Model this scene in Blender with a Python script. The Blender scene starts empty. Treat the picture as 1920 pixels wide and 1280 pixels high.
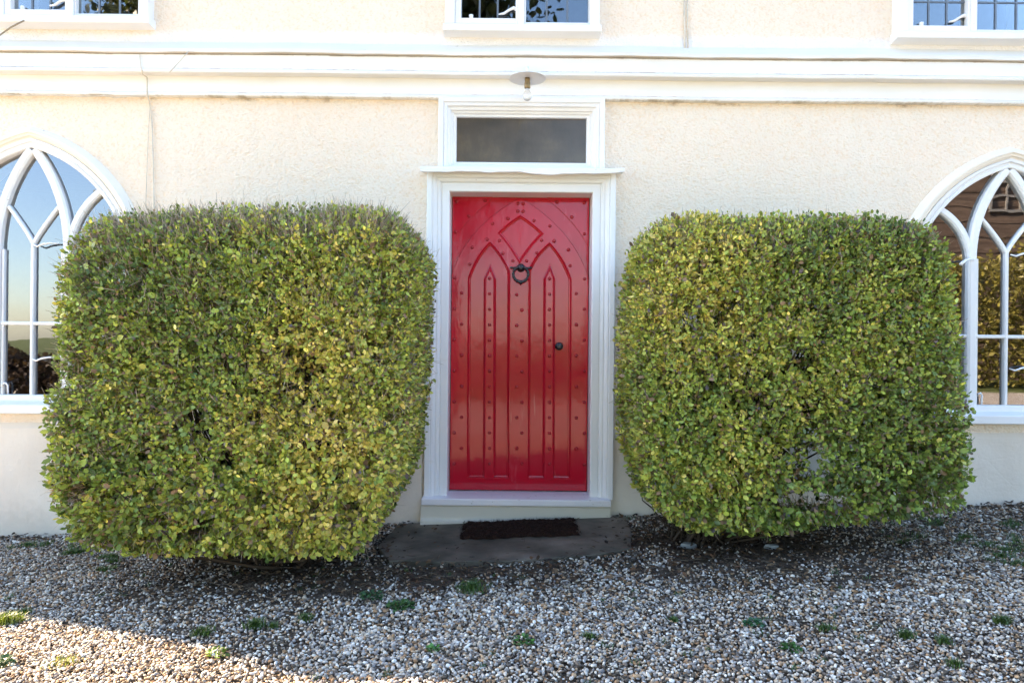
import bpy, bmesh, math, random
import numpy as np
from mathutils import Vector, Matrix
from mathutils.geometry import tessellate_polygon
R = math.radians
random.seed(7); rng = np.random.default_rng(7)
scene = bpy.context.scene
COL = scene.collection

# ------------------------------------------------------------------ camera
CAM_Y, CAM_Z, F = -4.69, 1.21, 1300.0
ROLL = R(0.57)
cam_d = bpy.data.cameras.new("camera"); cam = bpy.data.objects.new("camera", cam_d); COL.objects.link(cam)
cam.matrix_world = Matrix.Translation((0, CAM_Y, CAM_Z)) @ Matrix.Rotation(R(90), 4, 'X') @ Matrix.Rotation(ROLL, 4, 'Z')
cam_d.sensor_width = 36; cam_d.lens = 36*F/1920; cam_d.clip_end = 800
scene.camera = cam
# ------------------------------------------------------------------ light
SUN_EL, SUN_PHI = R(28), R(159)          # the sun stands to the left, a little behind the house front
w = bpy.data.worlds.new("World"); scene.world = w; w.use_nodes = True
nt = w.node_tree; nt.nodes.clear()
sky = nt.nodes.new('ShaderNodeTexSky'); sky.sky_type = 'NISHITA'; sky.sun_disc = False
sky.sun_elevation = SUN_EL; sky.sun_rotation = math.pi/2 - SUN_PHI
sky.air_density = 1.0; sky.dust_density = 0.9; sky.ozone_density = 1.8
bg = nt.nodes.new('ShaderNodeBackground'); bg.inputs[1].default_value = 0.10
wo = nt.nodes.new('ShaderNodeOutputWorld')
nt.links.new(sky.outputs[0], bg.inputs[0]); nt.links.new(bg.outputs[0], wo.inputs[0])
sd = bpy.data.lights.new("sun", 'SUN'); sd.energy = 5.0; sd.angle = R(0.5); sd.color = (1.0, 0.79, 0.54)
sun = bpy.data.objects.new("sun", sd); COL.objects.link(sun)
sdir = Vector((math.cos(SUN_EL)*math.cos(SUN_PHI), math.cos(SUN_EL)*math.sin(SUN_PHI), math.sin(SUN_EL)))
sun.rotation_euler = sdir.to_track_quat('Z', 'Y').to_euler()
vs = scene.view_settings; vs.view_transform = 'Standard'; vs.look = 'None'; vs.exposure = 3.22; vs.gamma = 1

# ------------------------------------------------------------------ measuring helpers
CR, SR = math.cos(ROLL), math.sin(ROLL)
def P(px, py, y=0.0):
    """survey point: where a measured position lies on the upright plane at distance y"""
    dx, dy = px-960, py-640
    dx, dy = dx*CR + dy*SR, -dx*SR + dy*CR
    d = y - CAM_Y
    return dx*d/F, CAM_Z - dy*d/F
def gz(x): return 0.008 + 0.043*max(-7.0, min(7.0, x))
def gza(x): return 0.008 + 0.043*np.clip(x, -7.0, 7.0)
def G(px, py):
    dx, dy = px-960, py-640
    dx, dy = dx*CR + dy*SR, -dx*SR + dy*CR
    d = 4.0
    for _ in range(12): d = (CAM_Z - gz(dx*d/F))*F/dy
    return dx*d/F, d + CAM_Y

# ------------------------------------------------------------------ object helpers
def link(o, parent=None):
    COL.objects.link(o)
    if parent is not None: o.parent = parent
    return o
def tag(o, label=None, cat=None, group=None, kind=None):
    if label: o['label'] = label
    if cat: o['category'] = cat
    if group: o['group'] = group
    if kind: o['kind'] = kind
    return o
def empty(name, loc=(0, 0, 0), parent=None):
    o = bpy.data.objects.new(name, None); o.location = loc; o.empty_display_size = .1
    return link(o, parent)

class MB:
    def __init__(s): s.v = []; s.f = []
    def add(s, vs, fs):
        n = len(s.v); s.v += [tuple(v) for v in vs]; s.f += [tuple(i+n for i in f) for f in fs]; return s
    def box(s, x0, x1, y0, y1, z0, z1):
        return s.add([(x0,y0,z0),(x1,y0,z0),(x1,y1,z0),(x0,y1,z0),(x0,y0,z1),(x1,y0,z1),(x1,y1,z1),(x0,y1,z1)],
                     [(0,1,5,4),(1,2,6,5),(2,3,7,6),(3,0,4,7),(4,5,6,7),(3,2,1,0)])
    def sweep(s, path, prof, closed=False):
        """path: (x,z) points; prof: (u,v): u to the left of travel in the wall plane, v towards the viewer (-y)"""
        n = len(path); m = len(prof); ring = []
        for i in range(n):
            p = Vector(path[i])
            a = Vector(path[i-1]) if (i > 0 or closed) else None
            b = Vector(path[(i+1) % n]) if (i < n-1 or closed) else None
            d1 = (p-a).normalized() if a is not None else None
            d2 = (b-p).normalized() if b is not None else None
            if d1 is None: d1 = d2
            if d2 is None: d2 = d1
            n1 = Vector((-d1.y, d1.x)); n2 = Vector((-d2.y, d2.x))
            nn = (n1+n2).normalized(); k = 1/max(.3, nn.dot(n1))
            ring.append([(p.x+nn.x*u*k, -v, p.y+nn.y*u*k) for u, v in prof])
        vs = [q for r in ring for q in r]; fs = []
        for i in range(n if closed else n-1):
            j = (i+1) % n
            for k in range(m-1):
                fs.append((i*m+k, j*m+k, j*m+k+1, i*m+k+1))
        if not closed:
            fs.append(tuple(range(m))); fs.append(tuple((n-1)*m+k for k in reversed(range(m))))
        return s.add(vs, fs)
    def bar(s, path, wd, y0, y1, ch=.006):
        """a flat timber of width wd following path, its front at y0 (near) and back at y1, with small chamfers"""
        h = wd/2; c = min(ch, h*.6)
        return s.sweep(path, [(-h, -y1), (-h, -y0-c), (-h+c, -y0), (h-c, -y0), (h, -y0-c), (h, -y1)])
    def plate(s, outer, holes, y0, y1):
        """flat plate with holes; outer/holes are (x,z) loops"""
        loops = [outer]+list(holes)
        flat = [p for l in loops for p in l]
        tris = tessellate_polygon([[Vector((x, z, 0)) for x, z in l] for l in loops])
        n = len(flat)
        vs = [(x, y0, z) for x, z in flat] + [(x, y1, z) for x, z in flat]
        fs = [tuple(t) for t in tris]
        k = 0
        for l in loops:
            m = len(l)
            for i in range(m):
                a, b = k+i, k+(i+1) % m
                fs.append((a, b, b+n, a+n))
            k += m
        return s.add(vs, fs)
    def tube(s, pts, r, seg=8, closed=False):
        pts = [Vector(p) for p in pts]; n = len(pts); rs = r if isinstance(r, (list, tuple)) else [r]*n
        up = Vector((0, 0, 1)); vs = []
        for i, p in enumerate(pts):
            if closed: t = pts[(i+1) % n]-pts[i-1]
            else: t = pts[min(i+1, n-1)]-pts[max(i-1, 0)]
            t.normalize()
            a = t.cross(up if abs(t.z) < .9 else Vector((1, 0, 0))).normalized(); b = t.cross(a)
            for k in range(seg):
                an = 2*math.pi*k/seg
                vs.append(p+(a*math.cos(an)+b*math.sin(an))*rs[i])
        fs = []
        for i in range(n if closed else n-1):
            j = (i+1) % n
            for k in range(seg):
                fs.append((i*seg+k, i*seg+(k+1) % seg, j*seg+(k+1) % seg, j*seg+k))
        if not closed:
            fs.append(tuple(reversed(range(seg)))); fs.append(tuple((n-1)*seg+k for k in range(seg)))
        return s.add(vs, fs)
    def lathe(s, c, prof, axis='z', seg=28):
        """prof: (r, h) along axis from centre c"""
        m = len(prof); vs = []
        for k in range(seg):
            a = 2*math.pi*k/seg; ca, sa = math.cos(a), math.sin(a)
            for r, h in prof:
                if axis == 'z': vs.append((c[0]+r*ca, c[1]+r*sa, c[2]+h))
                else: vs.append((c[0]+r*ca, c[1]-h, c[2]+r*sa))
        fs = []
        for k in range(seg):
            j = (k+1) % seg
            for i in range(m-1): fs.append((k*m+i, j*m+i, j*m+i+1, k*m+i+1))
        return s.add(vs, fs)
    def build(s, name, mat, parent=None, bevel=0, smooth=False, seg=2):
        me = bpy.data.meshes.new(name); me.from_pydata(s.v, [], s.f)
        bm = bmesh.new(); bm.from_mesh(me)
        bmesh.ops.remove_doubles(bm, verts=bm.verts, dist=1e-6)
        bmesh.ops.recalc_face_normals(bm, faces=bm.faces)
        bm.to_mesh(me); bm.free(); me.materials.append(mat)
        o = bpy.data.objects.new(name, me); link(o, parent)
        if smooth: me.shade_smooth()
        if bevel:
            b = o.modifiers.new('bevel', 'BEVEL'); b.width = bevel; b.segments = seg; b.limit_method = 'ANGLE'; b.angle_limit = R(35)
        return o

def mesh_np(name, verts, tris, mat, parent=None, cols=None, smooth=True):
    me = bpy.data.meshes.new(name)
    nv, nf = len(verts), len(tris); k = tris.shape[1]
    me.vertices.add(nv); me.vertices.foreach_set('co', np.ascontiguousarray(verts, dtype=np.float32).ravel())
    me.loops.add(nf*k); me.loops.foreach_set('vertex_index', tris.astype(np.int32).ravel())
    me.polygons.add(nf); me.polygons.foreach_set('loop_start', np.arange(0, nf*k, k, dtype=np.int32))
    if smooth: me.polygons.foreach_set('use_smooth', np.ones(nf, dtype=bool))
    me.update(calc_edges=True)
    if cols is not None:
        a = me.color_attributes.new('tint', 'FLOAT_COLOR', 'POINT')
        c = np.ones((nv, 4), dtype=np.float32); c[:, :3] = cols
        a.data.foreach_set('color', c.ravel())
    me.materials.append(mat)
    return link(bpy.data.objects.new(name, me), parent)

def arc(c, r, a0, a1, n):
    return [(c[0]+r*math.cos(a0+(a1-a0)*i/n), c[1]+r*math.sin(a0+(a1-a0)*i/n)) for i in range(n+1)]
def bez(p0, p1, p2, n=12):
    return [((1-t)**2*p0[0]+2*t*(1-t)*p1[0]+t*t*p2[0], (1-t)**2*p0[1]+2*t*(1-t)*p1[1]+t*t*p2[1]) for t in [i/n for i in range(n+1)]]

# ------------------------------------------------------------------ materials
class Mat:
    def __init__(s, name):
        s.m = bpy.data.materials.new(name); s.m.use_nodes = True
        s.n = s.m.node_tree.nodes; s.l = s.m.node_tree.links; s.b = s.n['Principled BSDF']
        s.tc = s.n.new('ShaderNodeTexCoord')
    def noise(s, scale, detail=4, rough=.55, stretch=None, coord='Object'):
        t = s.n.new('ShaderNodeTexNoise'); t.inputs['Scale'].default_value = scale
        t.inputs['Detail'].default_value = detail; t.inputs['Roughness'].default_value = rough
        if stretch:
            mp = s.n.new('ShaderNodeMapping'); mp.inputs['Scale'].default_value = stretch
            s.l.new(s.tc.outputs[coord], mp.inputs[0]); s.l.new(mp.outputs[0], t.inputs['Vector'])
        else: s.l.new(s.tc.outputs[coord], t.inputs['Vector'])
        return t.outputs['Fac']
    def voro(s, scale, feature='F1'):
        t = s.n.new('ShaderNodeTexVoronoi'); t.inputs['Scale'].default_value = scale; t.feature = feature
        s.l.new(s.tc.outputs['Object'], t.inputs['Vector']); return t.outputs['Distance']
    def ramp(s, fac, stops, interp='LINEAR'):
        r = s.n.new('ShaderNodeValToRGB'); r.color_ramp.interpolation = interp; e = r.color_ramp.elements
        while len(e) < len(stops): e.new(.5)
        for i, (p, c) in enumerate(stops):
            e[i].position = p; e[i].color = (*c, 1) if len(c) == 3 else c
        s.l.new(fac, r.inputs[0]); return r.outputs[0]
    def mix(s, fac, a, b, mode='MIX'):
        x = s.n.new('ShaderNodeMix'); x.data_type = 'RGBA'; x.blend_type = mode
        for sock, v in ((x.inputs[0], fac), (x.inputs[6], a), (x.inputs[7], b)):
            if isinstance(v, bpy.types.NodeSocket): s.l.new(v, sock)
            elif isinstance(v, (int, float)): sock.default_value = v
            else: sock.default_value = (*v, 1)
        return x.outputs[2]
    def math(s, op, a, b=None, clamp=False):
        x = s.n.new('ShaderNodeMath'); x.operation = op; x.use_clamp = clamp
        for i, v in enumerate((a, b)):
            if v is None: continue
            if isinstance(v, bpy.types.NodeSocket): s.l.new(v, x.inputs[i])
            else: x.inputs[i].default_value = v
        return x.outputs[0]
    def bump(s, h, strength, dist, prev=None):
        b = s.n.new('ShaderNodeBump'); b.inputs['Strength'].default_value = strength; b.inputs['Distance'].default_value = dist
        s.l.new(h, b.inputs['Height'])
        if prev: s.l.new(prev, b.inputs['Normal'])
        return b.outputs[0]
    def out(s, col=None, rough=.5, normal=None, spec=None, metal=None, coat=None):
        for sock, v in (('Base Color', col), ('Roughness', rough), ('Specular IOR Level', spec), ('Metallic', metal), ('Coat Weight', coat)):
            if v is None: continue
            if isinstance(v, bpy.types.NodeSocket): s.l.new(v, s.b.inputs[sock])
            elif isinstance(v, (int, float)): s.b.inputs[sock].default_value = v
            else: s.b.inputs[sock].default_value = (*v, 1)
        if normal: s.l.new(normal, s.b.inputs['Normal'])
        return s.m

def m_render():          # roughcast cream render
    m = Mat('roughcast'); big = m.noise(.9, 5); mid = m.noise(9, 4)
    col = m.ramp(big, [(.3, (.90, .745, .60)), (.55, (.90, .775, .645)), (.75, (.90, .805, .69))])
    col = m.mix(m.ramp(mid, [(.35, (0, 0, 0)), (.75, (.5, .5, .5))]), col, (.87, .80, .68))
    g = m.noise(62, 4, .6, (1, 1, 1.7)); v = m.voro(60, 'SMOOTH_F1')
    h = m.math('ADD', m.math('MULTIPLY', g, 1.0), m.math('MULTIPLY', v, -.55))
    pit = m.ramp(h, [(.02, (.93, .82, .66)), (.26, (1, 1, 1))])
    col = m.mix(.6, col, m.mix(1.0, col, pit, 'MULTIPLY'))
    sp = m.noise(17, 2); spots = m.ramp(sp, [(.78, (0, 0, 0)), (.79, (.5, .5, .5))])
    col = m.mix(spots, col, (.35, .26, .17))
    sp = m.n.new('ShaderNodeSeparateXYZ'); m.l.new(m.tc.outputs['Object'], sp.inputs[0]); zc = sp.outputs[2]
    lime = m.math('MULTIPLY', m.ramp(m.math('ADD', m.math('SUBTRACT', zc, 3.20), m.math('MULTIPLY', m.noise(9, 4), .06)), [(.0, (1, 1, 1)), (.075, (.8, .8, .8)), (.13, (0, 0, 0))]), m.math('GREATER_THAN', zc, 3.0))
    col = m.mix(lime, col, (.84, .84, .86))
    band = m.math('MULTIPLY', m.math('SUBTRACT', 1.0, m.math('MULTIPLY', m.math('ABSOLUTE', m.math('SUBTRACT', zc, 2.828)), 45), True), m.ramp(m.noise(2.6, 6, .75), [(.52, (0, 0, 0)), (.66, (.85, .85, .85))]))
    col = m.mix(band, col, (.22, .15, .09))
    streak = m.ramp(m.noise(5, 5, .6, (1, 1, .06)), [(.55, (0, 0, 0)), (.8, (.35, .35, .35))]); col = m.mix(streak, col, (.78, .66, .52))
    n1 = m.bump(h, .75, .016); n2 = m.bump(m.noise(6, 3), .3, .02, n1)
    return m.out(col, .9, n2, .2)
def m_plinth():
    m = Mat('smooth_render'); col = m.ramp(m.noise(1.6, 5), [(.3, (.66, .58, .49)), (.6, (.74, .67, .58)), (.8, (.77, .70, .61))])
    sep = m.n.new('ShaderNodeSeparateXYZ'); m.l.new(m.tc.outputs['Object'], sep.inputs[0])
    low = m.math('ADD', m.math('MULTIPLY', sep.outputs[2], -3.0), m.math('MULTIPLY', m.noise(14, 5), 1.1))
    dirt = m.ramp(low, [(.30, (0, 0, 0)), (.75, (.28, .28, .28))])
    col = m.mix(dirt, col, (.40, .34, .26))
    cr = m.voro(2.3, 'DISTANCE_TO_EDGE')
    n = m.bump(m.noise(5, 6), .45, .02); n = m.bump(m.noise(40, 3), .25, .006, n)
    n = m.bump(m.ramp(cr, [(0, (0, 0, 0)), (.012, (1, 1, 1))]), .15, .004, n)
    return m.out(col, .85, n, .2)
def m_white(name='white_paint', tint=(.80, .80, .80), dirt=.5, rough=.38):
    m = Mat(name); base = m.mix(m.ramp(m.noise(2.2, 6), [(.35, (0, 0, 0)), (.7, (1, 1, 1))]), tint, tuple(c*.94 for c in tint))
    d = m.ramp(m.noise(7, 8, .7, (.25, 1, 1)), [(.62, (0, 0, 0)), (.78, (dirt, dirt, dirt))])
    col = m.mix(d, base, (.60, .55, .46))
    chips = m.ramp(m.noise(33, 3, .5), [(.745 if name != 'sill_paint' else .69, (0, 0, 0)), (.76 if name != 'sill_paint' else .70, (.6, .6, .6))])
    col = m.mix(chips, col, (.30, .25, .2))
    n = m.bump(m.noise(30, 3, .5), .06, .004)
    return m.out(col, rough, n, .4)
def m_cornice():
    m = Mat('cornice_paint'); col = m.mix(m.ramp(m.noise(2.2, 6), [(.35, (0, 0, 0)), (.7, (1, 1, 1))]), (.81, .80, .78), (.76, .75, .72))
    sp = m.n.new('ShaderNodeSeparateXYZ'); m.l.new(m.tc.outputs['Object'], sp.inputs[0]); zc = sp.outputs[2]
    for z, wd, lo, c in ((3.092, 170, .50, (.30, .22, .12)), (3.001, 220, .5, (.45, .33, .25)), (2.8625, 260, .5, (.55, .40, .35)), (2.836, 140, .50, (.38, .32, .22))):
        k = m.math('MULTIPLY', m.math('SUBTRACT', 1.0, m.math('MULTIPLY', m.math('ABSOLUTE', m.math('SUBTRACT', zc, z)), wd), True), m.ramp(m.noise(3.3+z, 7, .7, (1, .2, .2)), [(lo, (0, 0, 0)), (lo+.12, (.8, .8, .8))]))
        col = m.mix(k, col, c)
    d = m.ramp(m.noise(6, 8, .7, (.4, 1, 1)), [(.6, (0, 0, 0)), (.8, (.4, .4, .4))]); col = m.mix(d, col, (.66, .58, .46))
    return m.out(col, .5, m.bump(m.noise(20, 3), .08, .005), .4)
def m_red():
    m = Mat('red_gloss_paint')
    col = m.ramp(m.noise(1.7, 5), [(.3, (.41, .006, .020)), (.7, (.51, .009, .027))])
    worn = m.ramp(m.noise(9, 7, .72, (1, 1, .22)), [(.60, (0, 0, 0)), (.74, (.6, .6, .6))])
    col = m.mix(worn, col, (.58, .10, .12))
    lines = m.ramp(m.noise(26, 3, .5, (1, 1, .08)), [(.70, (0, 0, 0)), (.76, (.35, .35, .35))])
    col = m.mix(lines, col, (.62, .22, .22))
    rg = m.ramp(m.noise(6, 4), [(.3, (.05, .05, .05)), (.7, (.12, .12, .12))])
    n = m.bump(m.noise(9, 3, .5, (1, 1, .5)), .30, .006)
    n = m.bump(m.noise(75, 4, .6, (1, 1, .18)), .12, .0025, n)
    sp = m.n.new('ShaderNodeSeparateXYZ'); m.l.new(m.tc.outputs['Object'], sp.inputs[0])
    foot = m.ramp(m.math('ADD', m.math('MULTIPLY', sp.outputs[2], -2.2), m.math('MULTIPLY', m.noise(16, 6, .7), .9)), [(.12, (0, 0, 0)), (.30, (.45, .45, .45))]); col = m.mix(foot, col, (.22, .02, .02))
    return m.out(col, rg, n, .36)
def m_plain(name, col, rough=.5, metal=0, bump=0, bscale=60, spec=.5, var=.12):
    m = Mat(name); c2 = tuple(c*(1-var*2) for c in col)
    c = m.mix(m.ramp(m.noise(bscale*.3, 5), [(.3, (0, 0, 0)), (.7, (1, 1, 1))]), col, c2)
    n = m.bump(m.noise(bscale, 4), bump, .004) if bump else None
    return m.out(c, rough, n, spec, metal)
def m_glass(name='window_glass', refl=.19, tint=(.03, .03, .035), wav=.012, scale=3):
    """old single glazing: reflection over a see-through pane"""
    m = Mat(name); m.n.remove(m.b)
    gl = m.n.new('ShaderNodeBsdfGlossy'); gl.inputs['Roughness'].default_value = .012; gl.inputs['Color'].default_value = (.93, .94, 1, 1)
    tr = m.n.new('ShaderNodeBsdfTransparent'); tr.inputs['Color'].default_value = (.75, .78, .76, 1)
    n = m.bump(m.noise(scale, 2), wav, .05); m.l.new(n, gl.inputs['Normal'])
    fr = m.n.new('ShaderNodeFresnel'); fr.inputs['IOR'].default_value = 1.5
    fac = m.math('ADD', fr.outputs[0], refl-.04, True)
    mx = m.n.new('ShaderNodeMixShader'); m.l.new(fac, mx.inputs[0]); m.l.new(tr.outputs[0], mx.inputs[1]); m.l.new(gl.outputs[0], mx.inputs[2])
    m.l.new(mx.outputs[0], m.n['Material Output'].inputs[0]); return m.m
def m_fanglass():
    m = Mat('reflection_toned_glass')
    c = m.ramp(m.math('ADD', m.math('MULTIPLY', m.noise(2.2, 3, .5, (1, 1, 2)), .7), m.math('MULTIPLY', m.noise(16, 7, .75, (1, 1, .4)), .3)), [(.36, (.045, .033, .022)), (.52, (.075, .055, .037)), (.64, (.12, .088, .052))])  # brown cloudy reflection on the fanlight pane, put into its base colour
    return m.out(c, .28, m.bump(m.noise(30, 4), .2, .004), .7)
def m_leaf(name='leaf', trans=.28, rough=.42):
    m = Mat(name); a = m.n.new('ShaderNodeVertexColor'); a.layer_name = 'tint'
    m.l.new(a.outputs[0], m.b.inputs['Base Color']); m.b.inputs['Roughness'].default_value = rough; m.b.inputs['Specular IOR Level'].default_value = .45
    tl = m.n.new('ShaderNodeBsdfTranslucent'); m.l.new(m.mix(1.0, a.outputs[0], (1.2, 1.15, .5), 'MULTIPLY'), tl.inputs[0])
    mx = m.n.new('ShaderNodeMixShader'); mx.inputs[0].default_value = trans
    m.l.new(m.b.outputs[0], mx.inputs[1]); m.l.new(tl.outputs[0], mx.inputs[2])
    m.l.new(mx.outputs[0], m.n['Material Output'].inputs[0]); return m.m
def m_tint(name, rough=.8):
    m = Mat(name); a = m.n.new('ShaderNodeVertexColor'); a.layer_name = 'tint'
    return m.out(a.outputs[0], rough, None, .2)
def m_stone():
    m = Mat('pebble'); oi = m.n.new('ShaderNodeObjectInfo')
    c = m.ramp(oi.outputs['Random'], [(0, (.06, .05, .04)), (.10, (.14, .11, .09)), (.19, (.31, .18, .09)), (.28, (.23, .21, .20)), (.38, (.44, .29, .17)),
        (.48, (.34, .32, .30)), (.60, (.53, .43, .32)), (.72, (.60, .54, .47)), (.85, (.74, .67, .56)), (.94, (.84, .81, .74))], 'CONSTANT')
    c = m.mix(m.math('MULTIPLY', m.noise(1.5, 5), .35), c, (.20, .16, .12))
    return m.out(c, .75, m.bump(m.noise(3, 4), .2, .1), .22)
def m_ground():
    m = Mat('gravel_ground')
    v = m.n.new('ShaderNodeTexVoronoi'); v.inputs['Scale'].default_value = 55; m.l.new(m.tc.outputs['Object'], v.inputs['Vector'])
    sep = m.n.new('ShaderNodeSeparateColor'); m.l.new(v.outputs['Color'], sep.inputs[0])
    peb = m.ramp(sep.outputs[0], [(0, (.12, .09, .07)), (.2, (.30, .22, .15)), (.45, (.36, .32, .28)), (.7, (.46, .42, .37)), (.9, (.6, .57, .52))])
    soil = m.ramp(m.noise(20, 6), [(.3, (.045, .032, .022)), (.7, (.12, .09, .065))])
    pos = m.n.new('ShaderNodeSeparateXYZ'); m.l.new(m.tc.outputs['Object'], pos.inputs[0])
    far = m.math('MULTIPLY', m.math('SUBTRACT', m.math('MAXIMUM', m.math('MULTIPLY', pos.outputs[1], -1), m.math('SUBTRACT', m.math('ABSOLUTE', pos.outputs[0]), .95)), 3.7), 4, True)
    col = m.mix(far, soil, peb)
    lawn = m.math('MULTIPLY', m.math('SUBTRACT', m.math('ADD', m.math('MULTIPLY', pos.outputs[1], -1), m.math('MULTIPLY', m.noise(.5, 3), 2)), 9.5), 2, True)
    grass = m.ramp(m.noise(3, 6), [(.3, (.05, .07, .02)), (.6, (.10, .12, .035)), (.8, (.15, .14, .06))])
    col = m.mix(lawn, col, grass)
    n = m.bump(v.outputs['Distance'], .8, .02)
    return m.out(col, .9, n, .2)
def m_slab():
    m = Mat('step_slab'); a = m.noise(4, 6)
    c = m.ramp(a, [(.3, (.040, .036, .026)), (.48, (.085, .075, .056)), (.6, (.14, .115, .088)), (.75, (.20, .17, .135))])
    return m.out(c, .75, m.bump(m.noise(18, 6), .4, .01), .35)

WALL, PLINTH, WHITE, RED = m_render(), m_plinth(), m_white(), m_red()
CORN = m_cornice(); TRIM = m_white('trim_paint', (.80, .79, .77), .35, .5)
HOOD = m_white('hood_cream', (.84, .77, .67), .5, .7)
STEPM = m_white('step_paint', (.60, .56, .47), .7, .7)
SILLP = m_white('sill_paint', (.76, .73, .75), .6, .35)
LEAD = m_plain('lead_came', (.16, .19, .23), .5, .3)
GLASS, FGLASS, UGLASS = m_glass(), m_fanglass(), m_glass('upper_glass', .11)
BLACK = m_plain('black_iron', (.018, .02, .024), .3, 0, .3, 90)
CABLE = m_plain('cable_white', (.68, .62, .52), .6)
ROPE = m_plain('old_string', (.30, .25, .18), .9)
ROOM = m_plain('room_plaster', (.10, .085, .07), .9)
LEAF = m_leaf(); TWIG = m_tint('twig_bark', .85)

# ================================================================== GROUND
def build_ground():
    xs = [-400, -60, -20, -7] + [x*.5 for x in range(-13, 14)] + [7, 20, 60, 400]; ys = [300, 30, 6, .3, -1, -2, -3, -4, -6, -10, -25, -80, -500]
    mb = MB(); vs = [(x, y, gz(x)-.006) for y in ys for x in xs]; n = len(xs)
    mb.add(vs, [(j*n+i, j*n+i+1, (j+1)*n+i+1, (j+1)*n+i) for j in range(len(ys)-1) for i in range(n-1)])
    o = mb.build('ground', m_ground()); tag(o, 'soil and gravel ground sloping down to the left', 'ground', kind='structure'); return o
build_ground()

# value noise
_lat = rng.random((32, 32, 32))
def vnoise(p, s):
    q = p*s; i = np.floor(q).astype(int); f = q-i; f = f*f*(3-2*f)
    r = 0
    for a in (0, 1):
        for b in (0, 1):
            for c in (0, 1):
                wgt = (f[:, 0] if a else 1-f[:, 0])*(f[:, 1] if b else 1-f[:, 1])*(f[:, 2] if c else 1-f[:, 2])
                r = r + wgt*_lat[(i[:, 0]+a) % 32, (i[:, 1]+b) % 32, (i[:, 2]+c) % 32]
    return r
def vn2(x, y, s, z=0.): return vnoise(np.stack([x, y, np.full_like(x, z)], 1), s)

SLAB = [(-.74, -.10), (.76, -.10), (.74, -.45), (.68, -.80), (.45, -.90), (.0, -.95), (-.35, -.93), (-.66, -.88), (-.78, -.60)]
def in_poly(x, y, poly):
    c = np.zeros(len(x), bool); n = len(poly)
    for i in range(n):
        x0, y0 = poly[i]; x1, y1 = poly[(i+1) % n]
        if y0 == y1: continue
        c ^= ((y0 > y) != (y1 > y)) & (x < (x1-x0)*(y-y0)/(y1-y0)+x0)
    return c
def litter_mask(x, y):       # how much soil and dead leaf shows between the pebbles (0..1)
    a = np.exp(-(((x+1.05)/.75)**2+((y+.75)/.55)**2)**2) ; b = np.exp(-(((x-1.15)/.85)**2+((y+.65)/.55)**2)**2)
    c = .6*np.exp(-((x+.9)/1.3)**2-((y+1.2)/.22)**2) + .6*np.exp(-((y+1.0)/.22)**2-(x/.9)**2) + .55*np.exp(-((x-1.6)/1.0)**2-((y+1.2)/.35)**2)
    d = .55*np.exp(-((x-3.0)/.9)**2-((y+.55)/.45)**2)
    d = d + .55*np.exp(-((y+.06)/.10)**2)
    m = np.clip(a+b+c+d, 0, 1); return np.clip(m*(.55+.9*vn2(x, y, 5)), 0, 1)

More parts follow.
